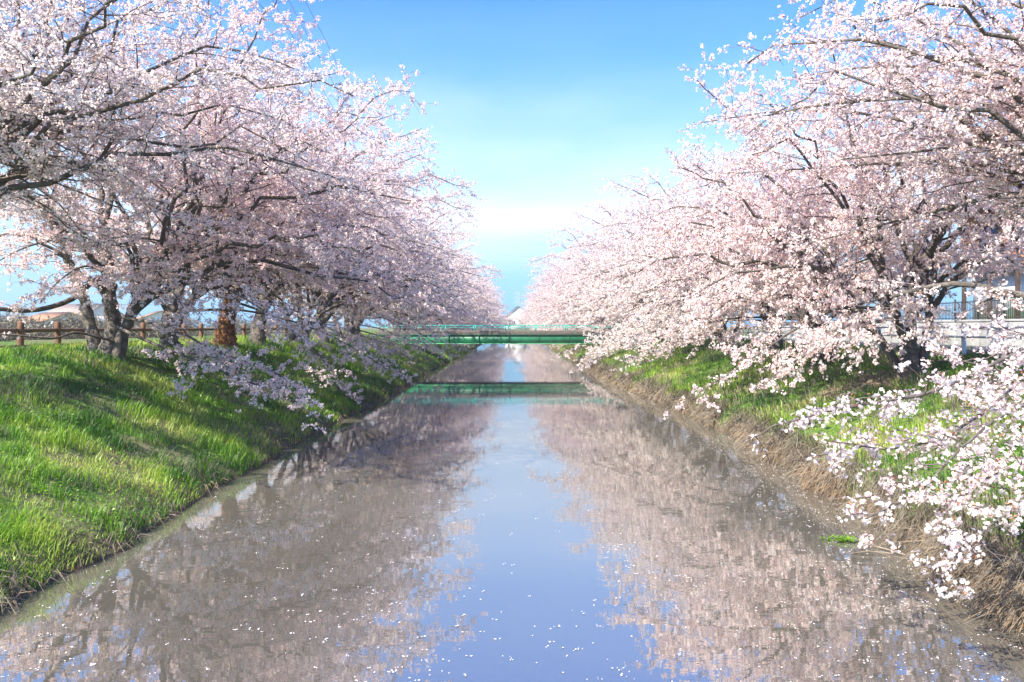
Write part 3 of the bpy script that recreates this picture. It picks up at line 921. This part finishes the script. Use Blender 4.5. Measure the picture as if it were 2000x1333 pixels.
def bank_points(side, n, y0, y1, u0, u1, g, p=1.5):
    # density falls with distance
    a = g.random(n)
    e = 1 - p
    y = (y0 ** e + a * (y1 ** e - y0 ** e)) ** (1 / e)
    u = g.uniform(u0, u1, n)
    x = -(edge_l(y) + u) if side < 0 else edge_r(y) + u
    ok = np.abs(x) < 0.64 * y + 1.6
    return x[ok], y[ok], u[ok]

def grass_side(side, n_near, n_far, g, green, name):
    mb_ = MB()
    for far, n, y0, y1 in ((False, n_near, 8.0, 34.0), (True, n_far, 34.0, 130.0)):
        x, y, u = bank_points(side, n, y0, y1, 0.02, 9.0 if side < 0 else 7.9, g)
        big = vnoise(x, y, 2, 0.55) * 0.6 + vnoise(x, y, 7, 1.7) * 0.4
        tuft = vnoise(x, y, 1, 2.6)
        ok = g.random(len(x)) < np.clip(0.25 + 1.2 * tuft, 0, 1)
        x, y, u, big, tuft = x[ok], y[ok], u[ok], big[ok], tuft[ok]
        z = gz(x, y) - 0.01
        P = np.stack([x, y, z], -1)
        # dead stems mixed in, more of them in some patches and near the water
        pd = np.clip(green + 1.6 * (vnoise(x, y, 11, 0.8) - 0.55) + (-0.1 * np.exp(-u / 0.5) if side < 0 else 0.62 * np.exp(-u / 0.6)), 0.03, 0.97)
        dead = g.random(len(x)) < pd
        sc = 1.0 if not far else 1.0
        h = (0.05 + 0.20 * np.clip(tuft * 1.6 - 0.4, 0, 1)) * g.uniform(0.6, 1.5, len(x)) * (1.15 if far else 1.0)
        w = g.uniform(0.0035, 0.0075, len(x)) * np.clip(y / 13.0, 1, 7)
        lean = np.stack([-np.sign(x) * 0.25, 0 * x - 0.15, 0 * x], -1) + 0.35 * np.stack([vnoise(x, y, 21, 1.3) - 0.5, vnoise(x, y, 31, 1.3) - 0.5, 0 * x], -1)
        tint = np.clip((big - 0.5) * 2.8 + 0.45 + g.normal(0, 0.16, len(x)), 0, 1)
        gr = ~dead
        blades(mb_, P[gr], h[gr], w[gr], lean[gr], tint[gr], g, 0, far)
        dt = np.clip(0.12 + 0.5 * g.random(len(x)) + (0.25 * np.exp(-u / 0.4) if side > 0 else 0), 0, 1)
        blades(mb_, P[dead], h[dead] * 1.15, w[dead] * 0.75, lean[dead] * 1.8, dt[dead], g, 1, far)
    # low broad-leaved weeds in patches
    x, y, u = bank_points(side, 26000, 8.0, 40.0, 0.1, 7.0, g)
    ok = g.random(len(x)) < np.clip(2.4 * (vnoise(x, y, 41, 0.9) - 0.5), 0, 1)
    x, y = x[ok], y[ok]
    n = len(x)
    c = np.stack([x, y, gz(x, y) + g.uniform(0.04, 0.16, n)], -1)
    a = norm(np.stack([g.normal(size=n), g.normal(size=n), g.normal(0, 0.35, n)], -1))
    b = norm(np.cross(a, np.array([0, 0, 1.0]) + 0.4 * g.normal(size=(n, 3))))
    sz = (g.uniform(0.012, 0.032, n) * np.clip(y / 16, 1, 3))[:, None]
    mb_.add(np.stack([c - a * sz, c + b * sz * 0.45, c + a * sz, c - b * sz * 0.45], 1), np.arange(n * 4).reshape(n, 4), 0, np.clip(g.normal(0.5, 0.2, n), 0, 1))
    print('GRASS', name, sum(len(f) for f, _, _ in mb_.f))
    o = obj('grass', mb_, [M['grass'], M['straw']])
    tag(o, name, 'grass', kind='stuff')

gg = np.random.default_rng(31)
grass_side(-1, 140000, 70000, gg, 0.13, 'bright green spring grass with dead stems covering the left bank')
grass_side(1, 92000, 65000, gg, 0.32, 'green and straw-coloured grass covering the right bank')

# long dead reeds that hang over the water line of the right bank (and a few on the left)
def fringe(side, n, g, label, hue):
    mb_ = MB()
    a = g.random(n)
    y = (8.0 ** -0.6 + a * (75.0 ** -0.6 - 8.0 ** -0.6)) ** (1 / -0.6)
    cl = vnoise(y, 55.0 * side, 0, 1.6)
    ok = g.random(n) < np.clip(cl * 2.2 - 0.45, 0.05, 1)
    y = y[ok]
    n = len(y)
    u = np.abs(g.normal(0.10, 0.20, n))
    x = side * ((edge_r(y) if side > 0 else edge_l(y)) + u)
    z = gz(x, y)
    L_ = g.uniform(0.25, 0.75, n) * (1.0 if side > 0 else 0.6)
    dx = -side * g.uniform(0.15, 0.9, n)
    dy = g.normal(0, 0.45, n)
    d = np.stack([dx, dy, 0 * dx], -1)
    P0 = np.stack([x, y, z - 0.02], -1)
    P1 = P0 + d * (L_ * 0.35)[:, None] + np.array([0, 0, 1.0]) * (L_ * g.uniform(0.25, 0.6, n))[:, None]
    P2 = P0 + d * (L_ * 0.9)[:, None] + np.array([0, 0, 1.0]) * (L_ * g.uniform(-0.5, 0.35, n))[:, None]
    P2[:, 2] = np.maximum(P2[:, 2], 0.01)
    w = np.clip(y / 12.0, 1, 5)[:, None] * 0.0042
    s = norm(np.cross(d, g.normal(size=(n, 3)))) * w
    b = np.arange(n)[:, None] * 6
    V = np.stack([P0 - s, P0 + s, P1 + s, P1 - s, P2 + s * 0.4, P2 - s * 0.4], 1)
    t = np.clip(hue + 0.5 * (vnoise(y, 77.0, 0, 0.9) - 0.4) + g.normal(0, 0.16, n) - 1.1 * u, 0, 1)
    mb_.add(V, b + np.array([[0, 1, 2, 3]]), 0, t)
    n0 = mb_.n - n * 6
    mb_.f.append((n0 + b + np.array([[3, 2, 4, 5]]), np.zeros(n, int), t))
    tag(obj('dry_reeds', mb_, [M['straw']]), label, 'reeds', kind='stuff')
fringe(1, 17000, gg, 'tan and russet dry reeds hanging over the right water edge', 0.50)
fringe(-1, 1500, gg, 'sparse dry reeds along the left water edge', 0.35)

# ------------------------------------------------------------------ petals on the water
def water_petals():
    g = np.random.default_rng(41)
    mb_ = MB()
    n = 5200
    a = g.random(n)
    y = (4.5 ** -0.35 + a * (62.0 ** -0.35 - 4.5 ** -0.35)) ** (1 / -0.35)
    x = g.uniform(-5.4, 5.6, n)
    ok = g.random(n) < np.clip(3.4 * (vnoise(x * 1.6, y * 0.35, 3, 0.8) * 0.6 + vnoise(x, y, 9, 2.2) * 0.4) - 1.35, 0.05, 1)
    x, y = x[ok], y[ok]
    n2 = 1100                                   # the drift held up under the bridge and along the right bank
    x = np.concatenate([x, np.clip(g.normal(2.8, 1.6, n2), -5, 5.3)])
    y = np.concatenate([y, g.normal(40.0, 2.6, n2)])
    n3 = 700
    y3 = g.uniform(9, 24, n3)
    x = np.concatenate([x, edge_r(y3) - np.abs(g.normal(0.5, 0.7, n3))])
    y = np.concatenate([y, y3])
    n = len(x)
    k = g.integers(1, 4, n)
    idx = np.repeat(np.arange(n), k)
    m = len(idx)
    c = np.stack([x[idx] + g.normal(0, 0.02, m), y[idx] + g.normal(0, 0.02, m), 0.004 + 0.006 * g.random(m)], -1)
    an = g.uniform(0, 2 * math.pi, m)
    s = g.uniform(0.004, 0.0095, m)
    V = []
    for j in range(6):
        t = j * math.pi / 3
        ex, ey = math.cos(t) * 1.35, math.sin(t)
        V.append(np.stack([c[:, 0] + s * (ex * np.cos(an) - ey * np.sin(an)), c[:, 1] + s * (ex * np.sin(an) + ey * np.cos(an)), c[:, 2] + (0.006 * g.random(m) if j in (0, 3) else 0)], -1))
    mb_.add(np.stack(V, 1), np.arange(m * 6).reshape(m, 6))
    tag(obj('floating_petals', mb_, M['float_petal']), 'scattered white cherry petals floating on the canal', 'petals', kind='stuff')
water_petals()

# drifting weed and fallen sticks by the right edge
def weed():
    g = np.random.default_rng(3)
    c = px(1648, 1058, 12.2)
    m = MB()
    n = 90
    p = np.stack([g.normal(0, 0.11, n), g.normal(0, 0.07, n), 0.012 + 0.05 * g.random(n)], -1)
    a = norm(g.normal(size=(n, 3)) * np.array([1, 1, 0.35]))
    b = norm(np.cross(a, [0, 0.1, 1.0]))
    s = g.uniform(0.025, 0.055, n)[:, None]
    m.add(np.stack([p - a * s, p + b * s * 0.5, p + a * s, p - b * s * 0.5], 1), np.arange(n * 4).reshape(n, 4), 0, 0.3 + 0.4 * g.random(n))
    o = empty('water_weed', (c[0], c[1], 0.0))
    f = obj('foliage', m, M['grass'], o)
    f['kind'] = 'stuff'
    m = MB()
    m.tubes(resample([(-0.22, 0, 0.012), (0, 0.03, 0.03), (0.2, -0.02, 0.012)], 6), np.full(6, 0.006), 5)
    obj('stem', m, M['grass'], o)
    tag(o, 'small clump of pale green weed floating near the right bank', 'weed')
weed()
for (pa, pb, rr, lab) in ((px(1672, 1066, 12.0), px(1768, 1090, 11.4), 0.012, 'thin bare stick lying in the water beside the floating weed'),
                          (px(1660, 1082, 11.5), px(1745, 1085, 11.45), 0.008, 'thinner short stick afloat just in front of the other stick'),
                          (px(1725, 1150, 10.0), px(1830, 1138, 10.2), 0.010, 'pale stick floating below the drooping right-hand blossom')):
    m = MB()
    A, B = pa.copy(), pb.copy()
    A[2], B[2] = 0.012, 0.02
    mid = (A + B) / 2 + np.array([0.0, 0.05, 0.02])
    m.tubes(resample([A, mid, B], 10), np.linspace(rr * 0.5, rr, 10), 6, caps=True)
    sub = resample([mid, mid + np.array([-0.08, 0.06, 0.03]), mid + np.array([-0.2, 0.1, 0.03])], 5)
    m.tubes(sub, np.linspace(rr * 0.5, rr * 0.3, 5), 5)
    tag(obj('fallen_stick', m, M['stick'], smooth=True), lab, 'stick', 'sticks in the water')

# ------------------------------------------------------------------ log fence on the left
def log_fence():
    x = -14.0
    root = empty('log_fence', (x, 20, 2.3))
    tag(root, 'brown round-log fence with two rails along the left bank path', 'fence')
    g = np.random.default_rng(8)
    ysp = np.arange(18.55, 64, 2.05)
    gl = float(gz(x, 30.0))
    pm = MB()
    zz = np.array([-0.25, 0.0, 0.3, 0.6, 0.80, 0.825])
    pm.tubes(np.stack([0 * zz, 0 * zz, zz], -1), np.array([0.095, 0.095, 0.093, 0.092, 0.09, 0.075]), 14, caps=True)
    post_me = pm.mesh('post', M['log'], smooth=False)
    rm = MB()
    yy = np.linspace(0.07, 1.98, 6)
    rm.tubes(np.stack([0 * yy, yy, 0 * yy], -1), np.full(6, 0.058), 10, caps=True)
    rail_me = rm.mesh('rail', M['log_rail'])
    for i, y in enumerate(ysp):
        z = float(gz(x, y))
        p = link('post', post_me, root, (0, y - 20, z - 2.3))
        p.rotation_euler = (g.normal(0, 0.012), g.normal(0, 0.012), g.uniform(0, 6))
        if i < len(ysp) - 1:
            z2 = float(gz(x, ysp[i + 1]))
            for h in (0.56, 0.10):
                r_ = link('rail', rail_me, root, (0, y - 20, (z + h) - 2.3))
                r_.rotation_euler = (math.atan2(z2 - z, 2.05), 0, 0)
log_fence()

# ------------------------------------------------------------------ white guardrail on the right
def guardrail():
    x = 13.45
    root = empty('guardrail', (x, 20, ROAD_Z))
    tag(root, 'white steel pipe guardrail between the right bank trees and the lane', 'guardrail')
    pm = MB()
    z = np.array([-0.3, 0.0, 0.5, 0.93, 0.96])
    pm.tubes(np.stack([0 * z, 0 * z, z], -1), np.array([0.068, 0.068, 0.068, 0.068, 0.04]), 12, caps=True)
    pme = pm.mesh('post', M['white_steel'])
    rm = MB()
    y = np.linspace(0.0, 2.0, 3)
    rm.tubes(np.stack([0 * y, y, 0 * y], -1), np.full(3, 0.034), 10, caps=True)
    rme = rm.mesh('rail', M['white_steel'])
    for i in range(29):
        yy = 14.0 + 2.0 * i
        link('post', pme, root, (0, yy - 20, float(gz(x, yy)) - ROAD_Z))
        for h in (0.80, 0.52):
            link('rail', rme, root, (-0.085, yy - 20, h))
guardrail()

# ------------------------------------------------------------------ right side of the lane: wall, fence, house, pole
def right_side():
    wroot = empty('retaining_wall', (20.3, 50, ROAD_Z))
    tag(wroot, 'pale concrete retaining wall on the far side of the lane', 'wall')
    for i in range(20):
        m = MB()
        m.box((0, -20 + i * 2.0 + 0.006, -0.3), (0.25, -18 + i * 2.0 - 0.006, 1.05))
        bevel(obj('panel', m, M['concrete'], wroot), 0.012)
    m = MB()
    m.box((-0.03, -20, 1.052), (0.28, 20, 1.14))
    bevel(obj('coping', m, M['concrete'], wroot), 0.01)
    m = MB()
    m.box((20.55, 28, ROAD_Z - 0.3), (60, 72, ROAD_Z + 1.0))
    tag(obj('terrace', m, M['ground']), kind='structure')
    froot = empty('iron_fence', (20.43, 30, ROAD_Z + 1.14))
    tag(froot, 'black iron bar fence standing on the pale retaining wall', 'fence')
    bm_ = MB()
    bm_.box((-0.009, -0.009, 0.0), (0.009, 0.009, 0.86))
    bar = bm_.mesh('bar', M['iron'])
    for i in range(150):
        link('bar', bar, froot, (0, 0.25 + i * 0.135, 0))
    for zz in (0.08, 0.80):
        m = MB()
        m.box((-0.016, 0.1, zz - 0.016), (0.016, 20.6, zz + 0.016))
        obj('rail', m, M['iron'], froot)
    for i in range(11):
        m = MB()
        m.box((-0.03, 0.17 + i * 2.02 - 0.03, 0.0), (0.03, 0.17 + i * 2.02 + 0.03, 0.95))
        obj('post', m, M['iron'], froot)
    # house
    H = empty('timber_house', (23.0, 38.5, ROAD_Z + 1.0))
    tag(H, 'house with orange boarded upper storey and white lower wall behind the iron fence', 'house')
    def bx(name, lo, hi, mat, parent=H, bev=0):
        m = MB()
        m.box(lo, hi)
        o = obj(name, m, mat, parent)
        if bev:
            bevel(o, bev)
        return o
    bx('lower_wall', (0.5, -6, 0), (9, 6, 2.45), M['plaster'])
    bx('upper_wall', (0.0, -6.2, 2.62), (9, 6.2, 5.6), M['orange_board'])
    bx('floor_beam', (-0.06, -6.3, 2.452), (9, 6.3, 2.618), M['dark_timber'], bev=0.01)
    for i in range(20):
        bx('board', (-0.03, -6.15, 2.66 + i * 0.146), (-0.004, 6.15, 2.66 + i * 0.146 + 0.135), M['orange_board'])
    for i in range(6):
        bx('timber_post', (-0.10, -6.0 + i * 2.36, 0), (0.06, -5.82 + i * 2.36, 2.45), M['dark_timber'], bev=0.008)
        bx('timber_strip', (-0.07, -6.0 + i * 2.36, 2.62), (-0.032, -5.86 + i * 2.36, 5.6), M['dark_timber'])
    for y in (-3.6, 0.9, 3.6):
        w = bx('window', (-0.06, y - 0.75, 3.5), (-0.034, y + 0.75, 4.8), M['glass'])
        for lo, hi in (((-0.09, y - 0.82, 3.43), (-0.02, y + 0.82, 3.498)), ((-0.09, y - 0.82, 4.802), (-0.02, y + 0.82, 4.87)), ((-0.085, y - 0.03, 3.5), (-0.062, y + 0.03, 4.8)), ((-0.085, y - 0.82, 3.5), (-0.02, y - 0.752, 4.8)), ((-0.085, y + 0.752, 3.5), (-0.02, y + 0.82, 4.8))):
            bx('window_frame', lo, hi, M['dark_timber'], w)
    m = MB()
    x0, x1, y0, y1 = -0.9, 9.9, -6.9, 6.9
    m.add([(x0, y0, 5.5), (x1, y0, 5.5), (x1, y1, 5.5), (x0, y1, 5.5), (x0 + 4, y0 + 3.6, 7.6), (x0 + 6.5, y0 + 3.6, 7.6), (x0 + 6.5, y1 - 3.6, 7.6), (x0 + 4, y1 - 3.6, 7.6)],
          [(0, 1, 5, 4), (1, 2, 6, 5), (2, 3, 7, 6), (3, 0, 4, 7), (4, 5, 6, 7), (3, 2, 1, 0)])
    obj('roof', m, M['roof_tile'], H)
    bx('eaves_board', (-0.93, -6.95, 5.36), (-0.86, 6.95, 5.52), M['dark_timber'])
    # roadside pole
    P = empty('utility_pole', (13.75, 30.2, ROAD_Z))
    tag(P, 'grey concrete utility pole rising behind the right bank crowns', 'utility pole')
    m = MB()
    z = np.linspace(-0.3, 10.6, 8)
    m.tubes(np.stack([0 * z, 0 * z, z], -1), np.linspace(0.17, 0.10, 8), 14, caps=True)
    obj('shaft', m, M['concrete'], P, smooth=False)
    for z in (10.1, 9.3):
        bx('crossarm', (-0.9, -0.05 - 0.1, z), (0.9, 0.05 - 0.1 - 0.02, z + 0.09), M['galv'], P)
        for xx in (-0.8, -0.4, 0.4, 0.8):
            m = MB()
            zz = np.array([0, 0.05, 0.1, 0.16])
            m.tubes(np.stack([0 * zz + xx, 0 * zz - 0.1, zz + z + 0.09], -1), np.array([0.03, 0.05, 0.04, 0.02]), 8, caps=True)
            obj('insulator', m, M['white_steel'], P)
right_side()

# ------------------------------------------------------------------ far houses, shrubs, pylons and wires
def far_house(label, loc, sx, sy, h, rh, wall, roof, rz=0.0):
    H = empty('house', loc, rz)
    tag(H, label, 'house', 'distant houses')
    m = MB()
    m.box((-sx, -sy, -0.2), (sx, sy, h))
    # gable triangles
    m.add([(-sx, -sy, h), (sx, -sy, h), (0, -sy, h + rh), (-sx, sy, h), (sx, sy, h), (0, sy, h + rh)], np.array([(0, 1, 2), (4, 3, 5)]))
    obj('wall', m, wall, H)
    m = MB()
    o_, t = 0.35, 0.16
    for s in (-1, 1):
        ex, ez = sx + o_, h - rh * o_ / sx
        v = [(s * ex, -sy - o_, ez + 0.01), (0, -sy - o_, h + rh + 0.01), (0, sy + o_, h + rh + 0.01), (s * ex, sy + o_, ez + 0.01)]
        v2 = [(a, b, c + t) for a, b, c in v]
        m.add(v + v2, [(0, 1, 2, 3), (7, 6, 5, 4), (0, 4, 5, 1), (1, 5, 6, 2), (2, 6, 7, 3), (3, 7, 4, 0)])
    obj('roof', m, roof, H)
    for xx in (-sx * 0.45, sx * 0.45):
        m = MB()
        m.box((xx - 0.6, -sy - 0.04, h * 0.45), (xx + 0.6, -sy - 0.005, h * 0.45 + 1.1))
        w = obj('window', m, M['glass'], H)
        m = MB()
        m.box((xx - 0.7, -sy - 0.09, h * 0.45 - 0.1), (xx + 0.7, -sy - 0.01, h * 0.45 - 0.004))
        obj('sill', m, M['white_steel'], w)
far_house('small white gabled house closing the far end of the canal', (1.6, 330, 2.0), 4.6, 4.0, 5.2, 3.6, M['plaster'], M['roof_tile'], 0.12)
far_house('far house with brown roof seen past the forked trunk, behind the log fence', (-74, 150, 2.2), 4.6, 4.5, 2.7, 2.0, M['plaster'], M['roof_brown'], 1.2)
M['roof_rust'] = solid_mat('roof_rust', (0.36, 0.17, 0.09), (0.50, 0.26, 0.15), 3.0, 0.8, 0.2)
far_house('low far house with rust-orange roof, behind the log fence', (-62, 118, 2.2), 3.4, 4.0, 1.6, 1.1, M['plaster'], M['roof_rust'], 0.9)
far_house('far house with rust-orange roof between the dark trunk and the ivy-wrapped trunk', (-63, 155, 2.2), 4.5, 4.0, 2.0, 1.6, M['plaster'], M['roof_rust'], 0.5)

def shrub(loc, rx, rz_, label, seed):
    g = np.random.default_rng(seed)
    root = empty('bare_shrub', loc)
    tag(root, label, 'shrub', 'dry shrubs behind the log fence')
    n = 3600
    d = norm(g.normal(size=(n, 3)))
    rr = g.random(n) ** 0.45
    p = d * rr[:, None] * np.array([rx, rx, rz_])
    p *= (0.7 + 0.55 * vnoise(d[:, 0], d[:, 1], d[:, 2] + seed, 2.4))[:, None]
    p[:, 2] = np.abs(p[:, 2])
    a = norm(g.normal(size=(n, 3)) + np.array([0, 0, 0.5]))
    b = norm(np.cross(a, g.normal(size=(n, 3))))
    s = g.uniform(0.10, 0.30, n)[:, None]
    m = MB()
    m.add(np.stack([p - a * s, p + b * s * 0.10, p + a * s, p - b * s * 0.10], 1), np.arange(n * 4).reshape(n, 4), 0, g.random(n))
    o = obj('foliage', m, M['shrub'], root)
    o['kind'] = 'stuff'
    m = MB()
    for i in range(9):
        e = norm(g.normal(size=3) + np.array([0, 0, 1.2])) * np.array([rx, rx, rz_]) * 1.05
        e[2] = abs(e[2])
        m.tubes(resample([(0, 0, -0.1), e * 0.5 + g.normal(size=3) * 0.1, e], 6), np.linspace(0.035, 0.008, 6), 5)
    obj('stem', m, M['twig_bark'], root)
sl = ['grey-brown dry shrub behind the first log fence bay at the left edge', 'dry shrub seen between the first two fence posts', 'dry shrub behind the fence just left of the forked trunk',
      'dry shrub behind the fence between the forked and the dark trunk', 'dry shrub behind the fence beside the dark trunk', 'dry shrub beyond the fence by the ivy-wrapped trunk', 'dry shrub beyond the fence farthest along the left bank']
for i, (x, y, rx, rz_) in enumerate([(-25.5, 40, 2.2, 1.5), (-26.5, 46, 2.4, 1.5), (-25, 50, 2.0, 1.4), (-23.5, 55, 2.4, 1.3), (-25.5, 66, 2.6, 1.5), (-24.5, 76, 2.6, 1.6), (-26, 92, 3.0, 1.7)]):
    shrub((x, y, 2.33), rx, rz_, sl[i], 100 + i)

def pylon(loc, h, label, rz=0.0):
    P = empty('transmission_pylon', loc, rz)
    tag(P, label, 'pylon', 'lattice pylons')
    m = MB()
    b, t = h * 0.09, h * 0.018
    lv = np.linspace(0, 1, 9)
    hw = lambda u: b + (t - b) * min(1.0, u / 0.9)
    cs = ((-1, -1), (1, -1), (1, 1), (-1, 1))
    def bar(a, c, r):
        m.tubes(np.array([a, c], float), np.array([r, r]), 4)
    for sx, sy in cs:
        for i in range(8):
            w0, w1 = hw(lv[i]), hw(lv[i + 1])
            bar((sx * w0, sy * w0, lv[i] * h), (sx * w1, sy * w1, lv[i + 1] * h), 0.13)
    for i in range(8):
        w0, w1 = hw(lv[i]), hw(lv[i + 1])
        for k in range(4):
            (ax, ay), (bx_, by) = cs[k], cs[(k + 1) % 4]
            bar((ax * w0, ay * w0, lv[i] * h), (bx_ * w1, by * w1, lv[i + 1] * h), 0.07)
            bar((bx_ * w0, by * w0, lv[i] * h), (ax * w1, ay * w1, lv[i + 1] * h), 0.07)
    obj('lattice_mast', m, M['galv'], P)
    for u in (0.70, 0.82, 0.94):
        m = MB()
        L_ = h * 0.13
        for s in (-1, 1):
            for sy in (-1, 1):
                m.tubes(np.array([(s * hw(u), sy * hw(u), u * h), (s * L_, 0, u * h + 0.2)], float), np.array([0.09, 0.06]), 4)
            m.tubes(np.array([(s * hw(u), 0, u * h + h * 0.04), (s * L_, 0, u * h + 0.2)], float), np.array([0.08, 0.05]), 4)
            m.tubes(np.array([(s * L_, 0, u * h + 0.2), (s * L_, 0, u * h - 1.0)], float), np.array([0.09, 0.09]), 6)
        obj('crossarm', m, M['galv'], P)
pylon((3.2, 560, 2.2), 24, 'faint lattice pylon rising behind the white gabled house')
pylon((-42.0, 300, 2.2), 48, 'tall lattice pylon standing behind the left row of crowns', 0.05)

def wire(a, b, sag, r, label):
    t = np.linspace(0, 1, 40)[:, None]
    P = np.array(a) * (1 - t) + np.array(b) * t
    P[:, 2] -= 4 * sag * (t * (1 - t))[:, 0]
    m = MB()
    m.tubes(P, np.full(40, r), 5)
    tag(obj('power_line', m, M['wire']), label, 'power line', 'overhead power lines')
for (xa, ya, xb, yb, lab) in ((527, -8, 588, 100, 'leftmost of the parallel power lines over the left crowns'), (559, -8, 612, 90, 'middle power line over the left crowns'), (591, -8, 664, 135, 'rightmost thick power line over the left crowns')):
    A = px(xa, ya, 112)
    B = px(xb, yb, 112 * (640 - ya) / (640 - yb))
    d = (B - A) / (B[1] - A[1])
    wire(A - d * 62, A + d * 188, 0.0, 0.042, lab)
for i, (ya, yb, lab) in enumerate(((452, 470, 'highest faint power line crossing the gap over the canal'), (466, 484, 'second faint power line crossing the gap over the canal'), (480, 520, 'third faint power line crossing the gap over the canal'), (500, 528, 'lowest faint power line crossing the gap over the canal'))):
    wire(px(560, ya - 28, 300), px(1420, yb - 8, 300), 3.0, 0.016, lab)


# ------------------------------------------------------------------ thin haze volume, added to lift shadows and soften the far crowns
def haze():
    m, N, L, out = new_mat('softening_haze')
    v = N.new('ShaderNodeVolumePrincipled')
    v.inputs['Color'].default_value = (1.0, 0.98, 0.96, 1)
    v.inputs['Density'].default_value = 0.0009
    v.inputs['Anisotropy'].default_value = 0.3
    L.new(v.outputs[0], out.inputs['Volume'])
    mb_ = MB()
    mb_.box((-420, -40, -2.2), (420, 620, 53))
    o = obj('haze', mb_, m)
    tag(o, 'thin pale haze added over the canal to lift shadows and soften contrast', 'haze', kind='stuff')
SC.cycles.volume_bounces = 0
haze()

tri = 0
for me in bpy.data.meshes:
    lt = np.zeros(len(me.polygons), np.int32)
    me.polygons.foreach_get('loop_total', lt)
    tri += int((lt - 2).sum())
print('TRIS', tri)
